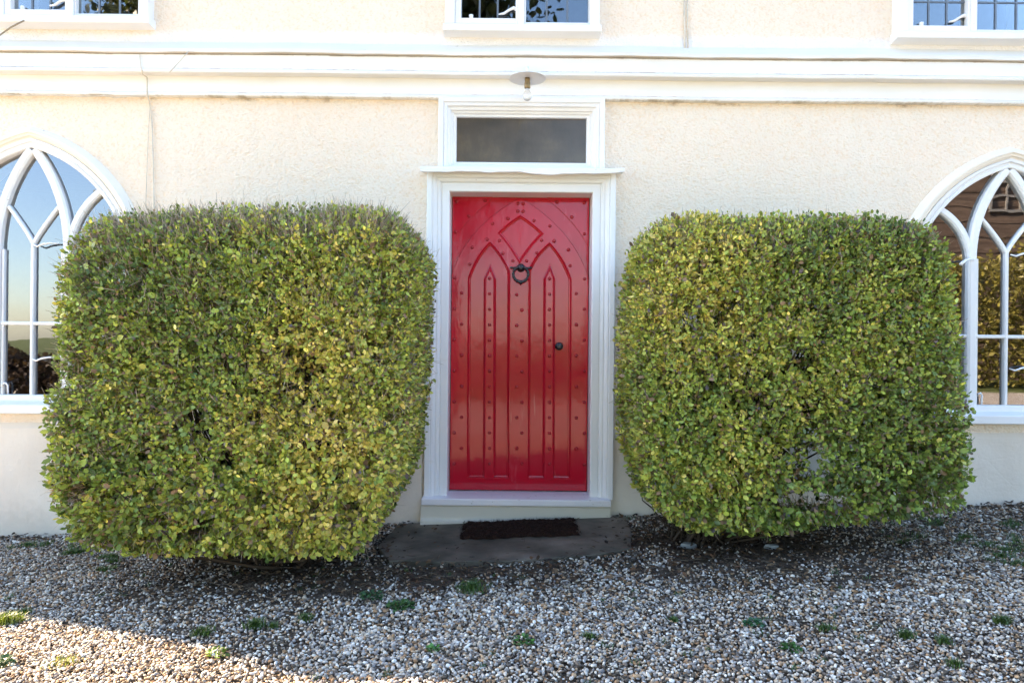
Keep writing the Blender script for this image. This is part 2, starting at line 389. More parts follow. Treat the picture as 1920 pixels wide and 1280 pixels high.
def build_gravel():
    # source pebbles (used only as instances)
    src = bpy.data.collections.new('pebble_shapes'); PM = m_stone()
    for k in range(10):
        bm = bmesh.new(); bmesh.ops.create_icosphere(bm, subdivisions=2, radius=1)
        o3 = [random.uniform(0, 50) for _ in range(3)]
        for v in bm.verts:
            p = v.co; d = .16*math.sin(p.x*2.1+o3[0])+.14*math.sin(p.y*2.4+o3[1])+.13*math.sin(p.z*2.7+p.x+o3[2])
            v.co = Vector((p.x*(1+d)*random.uniform(.99, 1.01), p.y*(1+d)*.8, p.z*(1+d)*.6))
        me = bpy.data.meshes.new('pebble'); bm.to_mesh(me); bm.free(); me.shade_smooth(); me.materials.append(PM)
        src.objects.link(bpy.data.objects.new('pebble', me))
    sp = .0118
    gx, gy = np.meshgrid(np.arange(-4.7, 4.7, sp), np.arange(-3.75, -.03, sp)); x = gx.ravel(); y = gy.ravel()
    x = x + rng.uniform(-.5, .5, len(x))*sp; y = y + rng.uniform(-.5, .5, len(y))*sp
    keep = ~in_poly(x, y, SLAB) | (rng.random(len(x)) < .010+.28*np.clip((-.74-y)/.2, 0, 1)**2+.12*np.clip((np.abs(x)-.6)/.15, 0, 1))
    keep &= rng.random(len(x)) > litter_mask(x, y)*.93
    keep &= ~((np.abs(x-.05) < .68) & (y > -.13))
    keep &= rng.random(len(x)) < np.clip((.80-.6*vn2(x, y, 1.7, 4.)-.4*vn2(x, y, 6.5, 2.))*5, .62, 1)
    x, y = x[keep], y[keep]; n = len(x)
    s = rng.uniform(.0042, .0094, n)*(1+.25*(vn2(x, y, 2)-.5)); s[rng.random(n) < .18] *= .68; big = rng.random(n) < .02; s[big] *= 1.45
    z = gza(x) + s*.25 + rng.uniform(-.003, .008, n) + .012*(vn2(x, y, 4.5, 9.)-.5)
    me = bpy.data.meshes.new('gravel'); me.vertices.add(n)
    me.vertices.foreach_set('co', np.stack([x, y, z], 1).astype(np.float32).ravel())
    a = me.attributes.new('rot', 'FLOAT_VECTOR', 'POINT')
    rot = np.stack([rng.normal(0, .45, n), rng.normal(0, .45, n), rng.uniform(0, 6.283, n)], 1); a.data.foreach_set('vector', rot.astype(np.float32).ravel())
    a = me.attributes.new('scl', 'FLOAT_VECTOR', 'POINT')
    sc = np.stack([s*rng.uniform(.85, 1.2, n), s*rng.uniform(.8, 1.1, n), s*rng.uniform(.75, 1.15, n)], 1); a.data.foreach_set('vector', sc.astype(np.float32).ravel())
    a = me.attributes.new('idx', 'INT', 'POINT'); a.data.foreach_set('value', rng.integers(0, 10, n).astype(np.int32))
    o = link(bpy.data.objects.new('gravel', me))
    ng = bpy.data.node_groups.new('scatter_pebbles', 'GeometryNodeTree')
    ng.interface.new_socket('Geometry', in_out='INPUT', socket_type='NodeSocketGeometry'); ng.interface.new_socket('Geometry', in_out='OUTPUT', socket_type='NodeSocketGeometry')
    N = ng.nodes; L = ng.links; gi = N.new('NodeGroupInput'); go = N.new('NodeGroupOutput')
    ci = N.new('GeometryNodeCollectionInfo'); ci.inputs[0].default_value = src; ci.inputs['Separate Children'].default_value = True; ci.inputs['Reset Children'].default_value = True
    ip = N.new('GeometryNodeInstanceOnPoints'); ip.inputs['Pick Instance'].default_value = True
    def na(name, t):
        q = N.new('GeometryNodeInputNamedAttribute'); q.data_type = t; q.inputs[0].default_value = name; return q.outputs[0]
    L.new(gi.outputs[0], ip.inputs['Points']); L.new(ci.outputs[0], ip.inputs['Instance'])
    L.new(na('idx', 'INT'), ip.inputs['Instance Index']); L.new(na('rot', 'FLOAT_VECTOR'), ip.inputs['Rotation']); L.new(na('scl', 'FLOAT_VECTOR'), ip.inputs['Scale'])
    L.new(ip.outputs[0], go.inputs[0])
    md = o.modifiers.new('scatter', 'NODES'); md.node_group = ng
    tag(o, 'loose white, grey and tan pebbles spread over the forecourt', 'gravel', kind='stuff')
build_gravel()

# ================================================================== HOUSE
house = empty('house', (0, 0, 0)); tag(house, 'cream rendered two storey house with a red front door and white gothic arched windows', 'house')
HX0, HX1, HTOP = -6.12, 6.6, 6.0

# --- pointed arch geometry
AW = .79
def arch_half(off, xc, zs, rise, side, n=18):
    """outer arch edge shifted inward by off; from springing up to the apex"""
    Rr = (AW**2+rise**2)/(2*AW); r = Rr-off; cx = AW-Rr
    ang = math.acos(max(-1, min(1, -cx/r)))
    return [(xc+side*(cx+r*math.cos(ang*i/n)), zs+r*math.sin(ang*i/n)) for i in range(n+1)]
def arch_loop(off, xc, zs, rise, zb):
    l = arch_half(off, xc, zs, rise, -1); r = arch_half(off, xc, zs, rise, 1)
    return [(xc-AW+off, zb)] + l + r[::-1][1:] + [(xc+AW-off, zb)]
GW = [dict(xc=P(58, 640)[0], zs=1.62, rise=.994, zb=.78), dict(xc=P(1888, 640)[0], zs=1.548, rise=.994, zb=.775)]

DX0, DX1 = -.423, .528              # door leaf edges
DC = (DX0+DX1)/2
FX0, FZ0 = P(855, 306, .02); FX1, FZ1 = P(1100, 223, .02)     # fanlight glass
UWS = []                              # upper windows: x left, x right, z bottom
for a, b, c in ((-13, 277, 43), (834, 1124, 58), (1684, 1974, 73)):
    x0, z0 = P(a, c, -.08); x1, z1 = P(b, c, -.08); zz = P((max(a, 0)+min(b, 1920))/2, c, -.08)[1]
    UWS.append((x0, x1, 3.27 if a == 834 else zz))

def build_walls():
    outer = [(HX0, -.6), (HX1, -.6), (HX1, HTOP), (HX0, HTOP)]
    holes = [arch_loop(.05, g['xc'], g['zs'], g['rise'], g['zb']-.02) for g in GW]
    holes.append([(DX0-.04, .02), (DX1+.04, .02), (DX1+.04, 2.30), (DX0-.04, 2.30)])
    holes.append([(FX0-.03, 2.37), (FX1+.03, 2.37), (FX1+.03, 2.76), (FX0-.03, 2.76)])
    for x0, x1, z0 in UWS: holes.append([(x0+.04, z0+.04), (x1-.04, z0+.04), (x1-.04, z0+1.06), (x0+.04, z0+1.06)])
    mb = MB().plate(outer, holes, 0, .30)
    mb.box(HX0, HX0+.3, .30, 8, -.6, HTOP); mb.box(HX1-.3, HX1, .30, 8, -.6, HTOP); mb.box(HX0, HX1, 8, 8.3, -.6, HTOP)
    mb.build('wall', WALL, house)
    # plinth: smooth band proud of the wall
    pr = [(-.6, 0), (-.6, .022), (.598, .022), (.625, .0)]
    for x0, x1 in ((HX0-.02, -.598), (.655, HX1+.02)):
        q = MB(); nx = int((x1-x0)/.08); rows = []
        for i in range(nx+1):
            x = x0+(x1-x0)*i/nx; j = .003*math.sin(x*7.1)+.002*math.sin(x*17)
            rows += [(x, .012, -.6), (x, -.024-j*.5, -.6), (x, -.024-j, .59+j), (x, -.004, .628+j), (x, .012, .628+j)]
        q.add(rows, [(i*5+k, (i+1)*5+k, (i+1)*5+k+1, i*5+k+1) for i in range(nx) for k in range(4)]+[(0, 1, 2, 3, 4), tuple(nx*5+k for k in (4, 3, 2, 1, 0))])
        q.build('plinth', PLINTH, house)
    # rooms behind the windows
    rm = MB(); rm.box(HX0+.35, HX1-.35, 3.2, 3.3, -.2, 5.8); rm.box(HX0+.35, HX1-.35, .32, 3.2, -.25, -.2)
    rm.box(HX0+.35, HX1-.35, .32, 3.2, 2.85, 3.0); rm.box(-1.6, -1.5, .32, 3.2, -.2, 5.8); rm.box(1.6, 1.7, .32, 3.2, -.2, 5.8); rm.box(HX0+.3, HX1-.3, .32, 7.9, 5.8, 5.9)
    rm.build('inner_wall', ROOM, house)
    rf = MB(); rf.add([(HX0-.15, -.22, 5.93), (HX1+.2, -.22, 5.93), (HX1+.2, 4.1, 8.2), (HX0-.15, 4.1, 8.2), (HX0-.15, 8.5, 5.93), (HX1+.2, 8.5, 5.93),
                       (HX0-.15, -.22, 6.08), (HX1+.2, -.22, 6.08), (HX1+.2, 4.1, 8.35), (HX0-.15, 4.1, 8.35), (HX0-.15, 8.5, 6.08), (HX1+.2, 8.5, 6.08)],
                      [(0, 1, 2, 3), (3, 2, 5, 4), (6, 7, 8, 9), (9, 8, 11, 10), (0, 1, 7, 6), (4, 5, 11, 10), (0, 3, 9, 6), (3, 4, 10, 9), (1, 2, 8, 7), (2, 5, 11, 8)])
    rf.build('roof', m_plain('roof_slate', (.09, .09, .10), .7, 0, .4, 8), house)
    for k in (0, 3):
        gb = MB(); gb.add(([(HX0+.02, .05, HTOP-.08), (HX0+.02, 8.2, HTOP-.08), (HX0+.02, 4.1, 8.12), (HX1-.02, .05, HTOP-.08), (HX1-.02, 8.2, HTOP-.08), (HX1-.02, 4.1, 8.12)])[k:k+3], [(0, 1, 2)])
        gb.build('gable', WALL, house)
build_walls()

def build_cornice():
    x0, x1 = HX0-.05, HX1+.05
    def run(name, prof, mat, wob=0, nseg=60):
        mb = MB(); m = len(prof); vs = []
        for i in range(nseg+1):
            x = x0+(x1-x0)*i/nseg; j = wob*(math.sin(x*3.1)+.6*math.sin(x*8.3+1)+.4*math.sin(x*19))
            vs += [(x, y-(j if y < -.02 else 0), z+j) for y, z in prof]
        mb.add(vs, [(i*m+k, (i+1)*m+k, (i+1)*m+(k+1) % m, i*m+(k+1) % m) for i in range(nseg) for k in range(m)]+[tuple(range(m)), tuple(nseg*m+k for k in reversed(range(m)))])
        return mb.build(name, mat, house)
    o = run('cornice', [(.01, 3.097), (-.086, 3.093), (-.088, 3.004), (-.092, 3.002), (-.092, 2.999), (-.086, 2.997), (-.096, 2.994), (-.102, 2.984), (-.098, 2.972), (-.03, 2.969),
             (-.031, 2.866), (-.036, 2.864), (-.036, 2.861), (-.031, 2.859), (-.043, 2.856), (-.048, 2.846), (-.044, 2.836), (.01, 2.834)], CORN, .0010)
    tag(o, 'two tiered white moulded band running across the house front')
    o = run('cornice_capping', [(.01, 3.215), (-.004, 3.21), (-.085, 3.128), (-.108, 3.124), (-.110, 3.101), (.01, 3.099)], m_white('capping_cream', (.76, .71, .63), .5, .7), .0022, 160)
    tag(o, 'thin cream weathered ledge topping the white band')
build_cornice()

# --- gothic windows
def gothic(g, hook_side):
    xc, zs, rise, zb = g['xc'], g['zs'], g['rise'], g['zb']
    def aline(off):
        l = arch_half(off, xc, zs, rise, -1, 22); r = arch_half(off, xc, zs, rise, 1, 22)
        return [(xc-AW+off, zb)] + l + r[::-1][1:] + [(xc+AW-off, zb)]
    # travel goes up the left side and over: left of travel is outside
    fr = MB()
    fr.sweep(aline(.100), [(-.026, -.07), (-.026, .012), (-.020, .018), (-.004, .018), (.0, .010), (.010, .010), (.016, .024), (.034, .024), (.042, -.05)])
    apex_in = zs+math.sqrt(max(0, ((AW**2+rise**2)/(2*AW)-.12)**2-(AW-(AW**2+rise**2)/(2*AW))**2))
    mw = .058; mx = .240; z0 = 1.80
    def arc_to(xa, za, xb, zb2):
        dx = abs(xb-xa); h = zb2-za; rr = (dx*dx+h*h)/(2*dx); s = 1 if xb > xa else -1
        an = math.asin(min(1, h/rr)) if h < rr else math.pi/2
        return [(xa+s*(rr-rr*math.cos(an*i/14)), za+rr*math.sin(an*i/14)) for i in range(15)]
    for s in (-1, 1):
        fr.bar([(xc+s*mx, zb)]+arc_to(xc+s*mx, z0, xc+s*.012, apex_in-.015), mw, -.012+.0015*s, .065, .012)
        RR = (AW**2+rise**2)/(2*AW)
        fr.bar(arc_to(xc+s*(mx+.004), z0-.03, xc+s*.475, zs+math.sqrt((RR-.1)**2-(RR-AW+.475)**2)), .048, -.004, .060, .010)
    win = fr.build('window', WHITE, house)
    tag(win, 'tall pointed gothic window at the %s edge of the photo' % ('left' if xc < 0 else 'right'))
    # casement in the middle light with thin bars
    cs = MB(); bw = .024; sx = .012
    bz = 1.30 if xc < 0 else 1.275
    cs.bar([(xc, zb+.03), (xc, 1.848)], bw, .002, .040, .006)
    for s in (-1, 1):
        cs.bar(bez((xc, 1.842), (xc+s*.045, 1.93), (xc+s*.168, 2.07 if xc > 0 else 2.09)), bw, .0035+s*.001, .041, .006)
        cs.bar([(xc+s*.2, zb), (xc+s*.2, 1.80)], .016, .006, .045, .004)
        cs.bar([(xc+s*.47, zb+.02), (xc+s*.47, 1.72)], bw, .004, .041, .006)
        cs.bar([(xc+s*.26, bz+.002), (xc+s*.68, bz+.002)], bw*.95, .0045, .042, .006)
    cs.bar([(xc-.21, bz), (xc+.21, bz)], bw, .0035, .043, .006)
    cs.bar([(xc-AW+.1, zb+.012), (xc+AW-.1, zb+.012)], .05, -.008, .06, .008)
    cs.build('glazing_bars', WHITE, win)
    pl = arch_loop(.10, xc, zs, rise, zb)
    MB().plate(pl, [], .030, .033).build('pane', GLASS, win)
    sl = MB()     # sloped projecting sill
    x0, x1 = xc-AW-.03, xc+AW+.03
    prof = [(.05, zb+.005), (-.02, zb-.004), (-.085, zb-.022), (-.090, zb-.028), (-.090, zb-.078), (-.082, zb-.084), (0.01, zb-.080)]
    sl.add([(x, y, z) for x in (x0, x1) for y, z in prof], [(k, (k+1) % 7, (k+1) % 7+7, k+7) for k in range(7)]+[tuple(range(7)), tuple(range(13, 6, -1))])
    sl.build('sill', WHITE, win, .003)
    hd = MB()     # plaster hood moulding round the arch
    hp = [(-.020, -.01), (-.018, .020), (-.010, .024), (-.004, .034), (.010, .038), (.014, .046), (.024, .046), (.036, .030), (.058, .006), (.062, -.01)]
    hd.sweep(aline(.045), hp)
    hd.build('hood_mould', HOOD, win)
    st = MB()     # window furniture: curly stay and peg
    st.tube([(xc-.16, .012, zb+.04), (xc-.16, .008, zb+.10), (xc-.172, .004, zb+.118), (xc-.188, .004, zb+.112), (xc-.19, .006, zb+.095)], .006, 8)
    st.build('casement_hook', WHITE, win, smooth=True)
    for zz in (1.83, 1.06):
        st = MB(); st.tube([(xc+.015, -.006, zz), (xc+.045, -.016, zz-.012), (xc+.085, -.018, zz+.004), (xc+.13, -.016, zz+.012), (xc+.19, -.012, zz+.012)], [.004, .006, .007, .006, .005], 8)
        st.build('casement_stay', WHITE, win, smooth=True)
    if xc > 0:
        ln = MB(); X, Z = P(1800, 493, -.06)
        ln.tube([(X-.004, -.075, Z-.012), (X+.012, -.068, Z+.002), (X+.05, -.045, Z+.022), (X+.085, -.03, Z+.028), (X+.12, -.015, Z+.028)], [.012, .010, .008, .007, .007], 10)
        ln.build('casement_latch', WHITE, win, smooth=True)
for g in GW: gothic(g, 1)

# --- upper casement windows (only their feet show)
def upper_window(x0, x1, z0, idx):
    W = x1-x0; H = 1.1; k = W/290
    fr = MB()
    # box frame standing proud of the wall
    fr.box(x0, x0+.066, -.080, .05, z0+.05, z0+H); fr.box(x1-.066, x1, -.080, .05, z0+.05, z0+H)
    fr.box(x0, x1, -.080, .05, z0+H, z0+H+.07)
    mxc = x0+142.5*k
    fr.box(mxc-.018, mxc+.022, -.076, .05, z0+.05, z0+H)
    win = fr.build('window', WHITE, house, .004)
    tag(win, ['upstairs leaded window at the top left corner', 'upstairs leaded window above the front door', 'upstairs leaded window at the top right corner'][idx])
    sl = MB(); e = .012
    prof = [(.0, z0+.052), (-.084, z0+.048), (-.092, z0+.042), (-.092, z0+.002), (-.086, z0-.002), (.012, z0-.012)]
    sl.add([(x, y, z) for x in (x0-e, x1+e) for y, z in prof], [(q, (q+1) % 6, (q+1) % 6+6, q+6) for q in range(6)]+[tuple(range(6)), tuple(range(11, 5, -1))])
    sl.build('sill', WHITE, win, .003)
    # casements: left one stands slightly forward
    cs = MB(); cw = .036
    La, Lb = x0+.067, mxc-.019; Ra, Rb = mxc+.023, x1-.067
    for a, b, yy, zz, c in ((La, Lb, -.070, z0+.054, .046), (Ra, Rb, -.060, z0+.053, .012)):
        cs.box(a, a+c*.85, yy, .0, zz, z0+H-.005); cs.box(b-c*.35, b, yy, .0, zz, z0+H-.005); cs.box(a+c*.85, b-c*.35, yy+.001, .0, zz, zz+c*.55+.012)
    cs.build('casement', WHITE, win, .003)
    MB().box(La, Lb, -.032, -.030, z0+.06, z0+H).box(Ra, Rb, -.032, -.030, z0+.06, z0+H).build('pane', UGLASS, win)
    ld = MB()
    for a, b in ((La+.04, Lb-.016), (Ra+.01, Rb-.005)):
        for i in (1, 2):
            x = a+(b-a)*i/3; ld.box(x-.006, x+.006, -.037, -.030, z0+.08, z0+H)
        for i in range(1, 6):
            z = z0+.08+.185*i; ld.box(a, b, -.0365, -.0305, z-.005, z+.005)
    ld.build('glazing_lead', LEAD, win)
    pg = MB(); c = La+.105
    pg.lathe((c, -.046, z0+.082), [(.0, 0), (.011, 0), (.015, .038), (.012, .04), (.0, .038)], 'z', 14)
    pg.build('casement_peg', WHITE, win, smooth=True)
    st = MB(); xx, zz = Lb-.13, z0+.125
    st.tube([(xx, -.05, zz), (xx+.035, -.05, zz+.006), (xx+.07, -.05, zz+.03), (xx+.1, -.048, zz+.045), (xx+.13, -.045, zz+.03)], [.005, .009, .009, .012, .014], 8)
    st.build('casement_stay', WHITE, win, smooth=True)
for i, (a, b, c) in enumerate(UWS): upper_window(a, b, c, i)

# --- door surround, fanlight, threshold
def build_surround():
    # architrave of the door: path up the left, over, down the right => outside is to the left of travel
    ix0, iz1 = P(848, 360, -.05); ix1, _ = P(1104, 360, -.05); iz1 = 2.205; ix0, ix1 = DX0-.004, DX1+.004
    ix0 -= 0; zt = 2.212
    prof = [(0, -.15), (0, .030), (.006, .036), (.050, .036), (.054, .030), (.060, .034), (.066, .046), (.078, .050), (.082, .046), (.088, .052), (.096, .062), (.108, .068), (.112, .064), (.118, .072), (.146, .074), (.150, .070), (.150, -.01)]
    a = MB(); a.sweep([(ix0, .165), (ix0, zt), (ix1, zt), (ix1, .165)], prof)
    o = a.build('door_frame', WHITE, house); tag(o, 'white moulded timber surround of the red door')
    f = MB(); prof2 = [(-.004, -.03), (-.002, .004), (.012, .006), (.020, .018), (.030, .020), (.034, .034), (.052, .040), (.058, .052), (.074, .056), (.078, .050), (.084, .060), (.110, .064), (.114, .060), (.114, -.01)]
    f.sweep([(FX0, FZ0), (FX1, FZ0), (FX1, FZ1), (FX0, FZ1)][::-1], [(u, v) for u, v in prof2], closed=True)
    fl = f.build('fanlight', WHITE, house); tag(fl, 'oblong fanlight above the red door')
    MB().plate([(FX0-.01, FZ0-.01), (FX1+.01, FZ0-.01), (FX1+.01, FZ1+.01), (FX0-.01, FZ1+.01)], [], .020, .028).build('pane', FGLASS, fl)
    # wavy lead covered shelf between fanlight and door
    s = MB(); x0, z0 = P(788, 322, -.135); x1, _ = P(1171, 322, -.135); n = 70; rows = []
    zt = P(980, 314, -.13)[1]+.002
    for i in range(n+1):
        t = i/n; x = x0+(x1-x0)*t
        sag = -.006*math.sin(math.pi*t)-.004*math.sin(t*9+1)-.003*math.sin(t*23)-.0015*math.sin(t*61)-.010*math.exp(-((t-.62)/.12)**2)
        fy = -.132-.004*math.sin(t*13)-.003*math.sin(t*31)
        rows += [(x, -.01, zt+.014), (x, fy, zt-.001+sag*.25), (x, fy-.004, zt-.010+sag*.4), (x, fy-.002, zt-.030+sag), (x, fy+.008, zt-.031+sag), (x, fy+.012, zt-.016), (x, -.01, zt-.014)]
    s.add(rows, [(i*7+k, (i+1)*7+k, (i+1)*7+(k+1) % 7, i*7+(k+1) % 7) for i in range(n) for k in range(7)]+[tuple(range(7)), tuple(n*7+k for k in reversed(range(7)))])
    o = s.build('drip_shelf', WHITE, house, smooth=False); tag(o, 'wavy white lead covered shelf over the door frame')
    t = MB(); t.box(-.588, .662, -.135, .16, .129, .1725)
    o = t.build('threshold', SILLP, house, .006); tag(o, 'chipped pale painted timber threshold')
    c = MB(); n = 50; rows = []
    for i in range(n+1):
        x = -.590+1.25*i/n; j = .003*math.sin(x*21)+.002*math.sin(x*47)
        rows += [(x, .05, .127), (x, -.112, .1265), (x, -.120, .118+j), (x, -.122, .045+j), (x, -.128, .034+j), (x, -.15+j, .028), (x, -.155+j, -.1), (x, .05, -.1)]
    c.add(rows, [(i*8+k, (i+1)*8+k, (i+1)*8+(k+1) % 8, i*8+(k+1) % 8) for i in range(n) for k in range(8)]+[tuple(range(8)), tuple(n*8+k for k in reversed(range(8)))])
    o = c.build('step', STEPM, house); tag(o, 'worn cream painted step below the threshold')
build_surround()

# --- the red door
def D(px, py): return P(px, py, .125)
def build_door():
    yb = .140; zt, zbm = 2.225, .176
    d = MB()
    d.box(DX0, DX1, yb, yb+.045, zbm, zt)                        # back boards
    L = lambda *pts: [D(*p) for p in pts]
    def curve(p0, p1, p2, n=14): return bez(D(*p0), D(*p1), D(*p2), n)
    xl, xr = DX0+.0005, DX1-.0005
    # framed plate inside the great arch
    outer = [(xl, .215), (xl, D(847, 516)[1])] + curve((847, 516), (876, 424), (976, 371))[1:] + curve((976, 371), (1074, 430), (1103, 520))[1:-1] + [(xr, D(1103, 520)[1]), (xr, .215)]
    outer = [(min(max(x, xl), xr), min(z, zt-.001)) for x, z in outer]
    zb2 = .262
    h1 = [(D(877, 800)[0], zb2)] + curve((878, 521), (891, 480), (919, 453), 8) + curve((919, 453), (941, 473), (956, 508), 8)[1:] + [(D(955.5, 800)[0], zb2)]
    h2 = [(D(990, 800)[0], zb2)] + curve((991, 508), (1003, 476), (1031, 455), 8) + curve((1031, 455), (1056, 480), (1071, 523), 8)[1:] + [(D(1070, 800)[0], zb2)]
    h3 = curve((974, 494), (957, 462), (934, 437), 6)[:-1] + curve((934, 437), (953, 417), (976, 404), 6)[:-1] + curve((976, 404), (998, 417), (1019, 438), 6)[:-1] + curve((1019, 438), (994, 462), (974, 494), 6)[:-1]
    d.plate(outer, [h1, h2, h3], yb-.017, yb)
    # corner spandrels
    c1 = [(xl, zt-.001), (xl, D(847, 453)[1])] + curve((847, 453), (874, 410), (926, 371), 10)[1:-1] + [(D(926, 371)[0], zt-.001)]
    c2 = [(xr, zt-.001), (D(1023, 371)[0], zt-.001)] + curve((1023, 371), (1078, 412), (1103, 462), 10)[1:-1] + [(xr, D(1103, 462)[1])]
    for c in (c1, c2): d.plate([(min(max(x, xl), xr), z) for x, z in c], [], yb-.011, yb)
    # pointed ribs
    for a, b, m in ((906, 930, 918.5), (1018, 1041, 1030.5)):
        d.sweep([(D(a+4, 800)[0], zb2-.005), (D(a+5, 521)[0], D(a+5, 522.5)[1]), D(m+.5, 505), (D(b-4, 521)[0], D(b-5, 522.5)[1]), (D(b-4, 800)[0], zb2-.005)],
                [(.016, -yb), (.015, -yb+.006), (.009, -yb+.009), (.006, -yb+.018), (.001, -yb+.0225), (-.004, -yb+.020), (-.006, -yb+.010)])
        for gr, dp in ((4.2, .020),):
            d.plate([(D(a+gr, 800)[0], zb2-.01), (D(b-gr, 800)[0], zb2-.01), D(b-gr+1, 521+gr*.4), D(m+.5, 499+gr*1.4), D(a+gr+1, 521+gr*.4)], [], yb-dp, yb)
    # weather rail at the foot
    d.box(xl, xr, yb-.020, yb, .180, .222)
    door = d.build('door', RED, house, .0035)
    tag(door, 'glossy red gothic style front door with ribs and rows of studs')
    # roll moulding round the recesses
    r = MB()
    for h in (outer[1:-1],):
        r.tube([(x, yb-.003, z) for x, z in h], .004, 6)
    r.build('moulding', RED, door, smooth=True)
    for h in (h1, h2, h3):
        MB().sweep(h, [(.004, -(yb-.016)), (.0035, -(yb-.0205)), (-.001, -(yb-.0215)), (-.005, -(yb-.017)), (-.008, -(yb-.010)), (-.015, -(yb-.0085)), (-.0175, -(yb-.001)), (-.0175, -(yb+.002))], closed=True).build('moulding', RED, door)
    # studs
    st = []; s = 4.415
    for u, v in ((72, 78), (308, 70), (172, 198), (62, 330), (903, 83), (1127, 88), (1025, 208), (1130, 347), (578, 95), (622, 98), (578, 160), (622, 162), (370, 263), (497, 222), (712, 238),
                 (843, 282), (325, 393), (425, 403), (775, 400), (878, 407), (200, 460), (997, 478), (455, 508), (735, 505), (180, 598), (1010, 610), (537, 570), (650, 570), (55, 710), (1130, 720)):
        dp = .011 if (u < 320 and v < 340 and u+v < 430) or (u > 890 and v < 350) else .017
        st.append((840+u/s, 360+v/s, dp))
    for k in range(12):
        y = 549.5+29.05*k
        st.append((865.5 if k % 2 == 0 else 851.5, y, .017)); st.append((1080.5 if k % 2 == 0 else 1095.5, y+1, .017))
        st.append((969 if k % 2 == 0 else 978.5, 552.5+28.75*k, .017))
    for k in range(13):
        st.append((918, 522+28.9*k, .020)); st.append((1030.2, 522.5+28.9*k, .020))
    me = None
    for px, py, dp in st:
        X, Z = D(px, py)
        if me is None:
            q = MB().lathe((0, 0, 0), [(.0108, -.001), (.0104, .003), (.0075, .0075), (.004, .0095), (.0, .0102)], 'y', 12).build('stud', RED, door, smooth=True)
            me = q.data; o = q
        else:
            o = bpy.data.objects.new('stud', me); link(o, door)
        o.location = (X, yb-dp, Z); o.rotation_euler = (0, random.uniform(0, 6), 0); o.scale = [random.uniform(1.05, 1.25)]*3
    # ring knocker
    kx, kz = D(976.5, 514); yk = yb-.017
    k = MB()
    k.lathe((kx, yk, kz+.043), [(.030, 0), (.029, .008), (.022, .016), (.018, .030), (.021, .034), (.021, .042), (.014, .050), (.0, .052)], 'y', 20)
    k.tube([(kx-.074, yk-.012, kz+.044), (kx-.055, yk-.013, kz+.041), (kx, yk-.02, kz+.042), (kx+.055, yk-.013, kz+.041), (kx+.074, yk-.012, kz+.044)], [.0085, .0065, .008, .0065, .0085], 10)
    pts = []; rs = []
    for i in range(64):
        a = 2*math.pi*i/64; rr = .052
        pts.append((kx+rr*math.sin(a), yk-.030-.004*math.cos(a), kz+rr*math.cos(a)-.004)); rs.append(.0092+.0016*math.sin(i*math.pi/2)+.003*max(0, -math.cos(a)-.6))
    k.tube(pts, rs, 10, closed=True)
    k.lathe((kx, yk-.026, kz-.058), [(.0, .014), (.010, .012), (.014, .004), (.013, -.006), (.0, -.01)], 'y', 16)
    k.tube([(kx, yk-.028, kz-.060), (kx, yk-.028, kz-.076)], [.011, .003], 10)
    k.build('knocker', BLACK, door, smooth=True)
    X, Z = D(1048, 649); b = MB()
    b.lathe((X, yb-.001, Z), [(.027, 0), (.027, .004), (.020, .008), (.012, .012), (.011, .030), (.018, .036), (.0255, .044), (.027, .053), (.023, .061), (.012, .066), (0, .067)], 'y', 26)
    b.build('knob', BLACK, door, smooth=True)
    # thin board joints seen as raised paint lines
    jj = []
    for (xa, ya, xb, yb2) in ((881, 614.5, 904, 614.5), (992, 615, 1017, 615), (1043, 616, 1066, 616), (992.5, 614, 992.5, 614)):
        if xa == xb: continue
        a, b2 = D(xa, ya), D(xb, yb2); jj.append(MB()); jj[-1].box(a[0], b2[0], yb-.0022, yb, a[1]-.0012, a[1]+.0012)
    for x, y0, y1 in ((960, 424, 470), (992.5, 424, 465), (875, 425, 470), (1077, 430, 470), (1023.5, 396, 410), (897, 560, 612), (1022, 475, 510)):
        a, b2 = D(x, y0), D(x, y1); jj.append(MB()); jj[-1].box(a[0]-.0012, a[0]+.0012, yb-.0024, yb, b2[1], a[1])
    for j in jj: j.build('board_joint', RED, door)
build_door()

# --- cables on the wall
def cable(pts, r, mat, label):
    o = MB().tube([(*(lambda q: (q[0], y, q[1]))(P(a, b, y)),) for a, b, y in pts], r, 6).build('cable', mat, house, smooth=True); tag(o, label)
cable([(262, 103, -.098), (264, 125, -.098), (268, 140, -.104), (276, 146, -.04), (276, 178, -.055), (280, 190, -.012), (285, 230, -.012), (287, 300, -.012), (289, 400, -.012), (290, 520, -.012), (290, 790, -.012)], .0042, CABLE, 'pale cable running down the wall above the bush beside the gothic window')
cable([(281, 196, -.010), (279, 240, -.010), (276, 300, -.010), (273, 400, -.010), (273, 700, -.01)], .0022, CABLE, 'thin pale wire hanging beside the thicker wall cable')
cable([(354, 96, -.115), (340, 112, -.118), (318, 136, -.118)], .0030, CABLE, 'short white wire slanting across the white band')
cable([(-60, 176, -.055), (0, 177, -.055), (40, 180, -.052), (100, 178.5, -.055), (150, 182, -.055), (200, 180, -.055), (215, 184, -.056), (250, 181, -.056), (272, 181, -.058)], .0030, CABLE, 'sagging white wire along the underside of the white band')
cable([(1283, -200, -.01), (1283, 30, -.01), (1284, 60, -.01), (1284, 93, -.012)], .0052, CABLE, 'cream cable on the upstairs wall right of the door')
cable([(1289, -200, -.01), (1289, 40, -.01), (1290, 92, -.012)], .0038, CABLE, 'thinner cream cable beside the other one upstairs')
cable([(-40, 92, -.02), (0, 66, -.04), (20, 52, -.07), (45, 39, -.097)], .0050, ROPE, 'frayed brown string tied under the top left window')

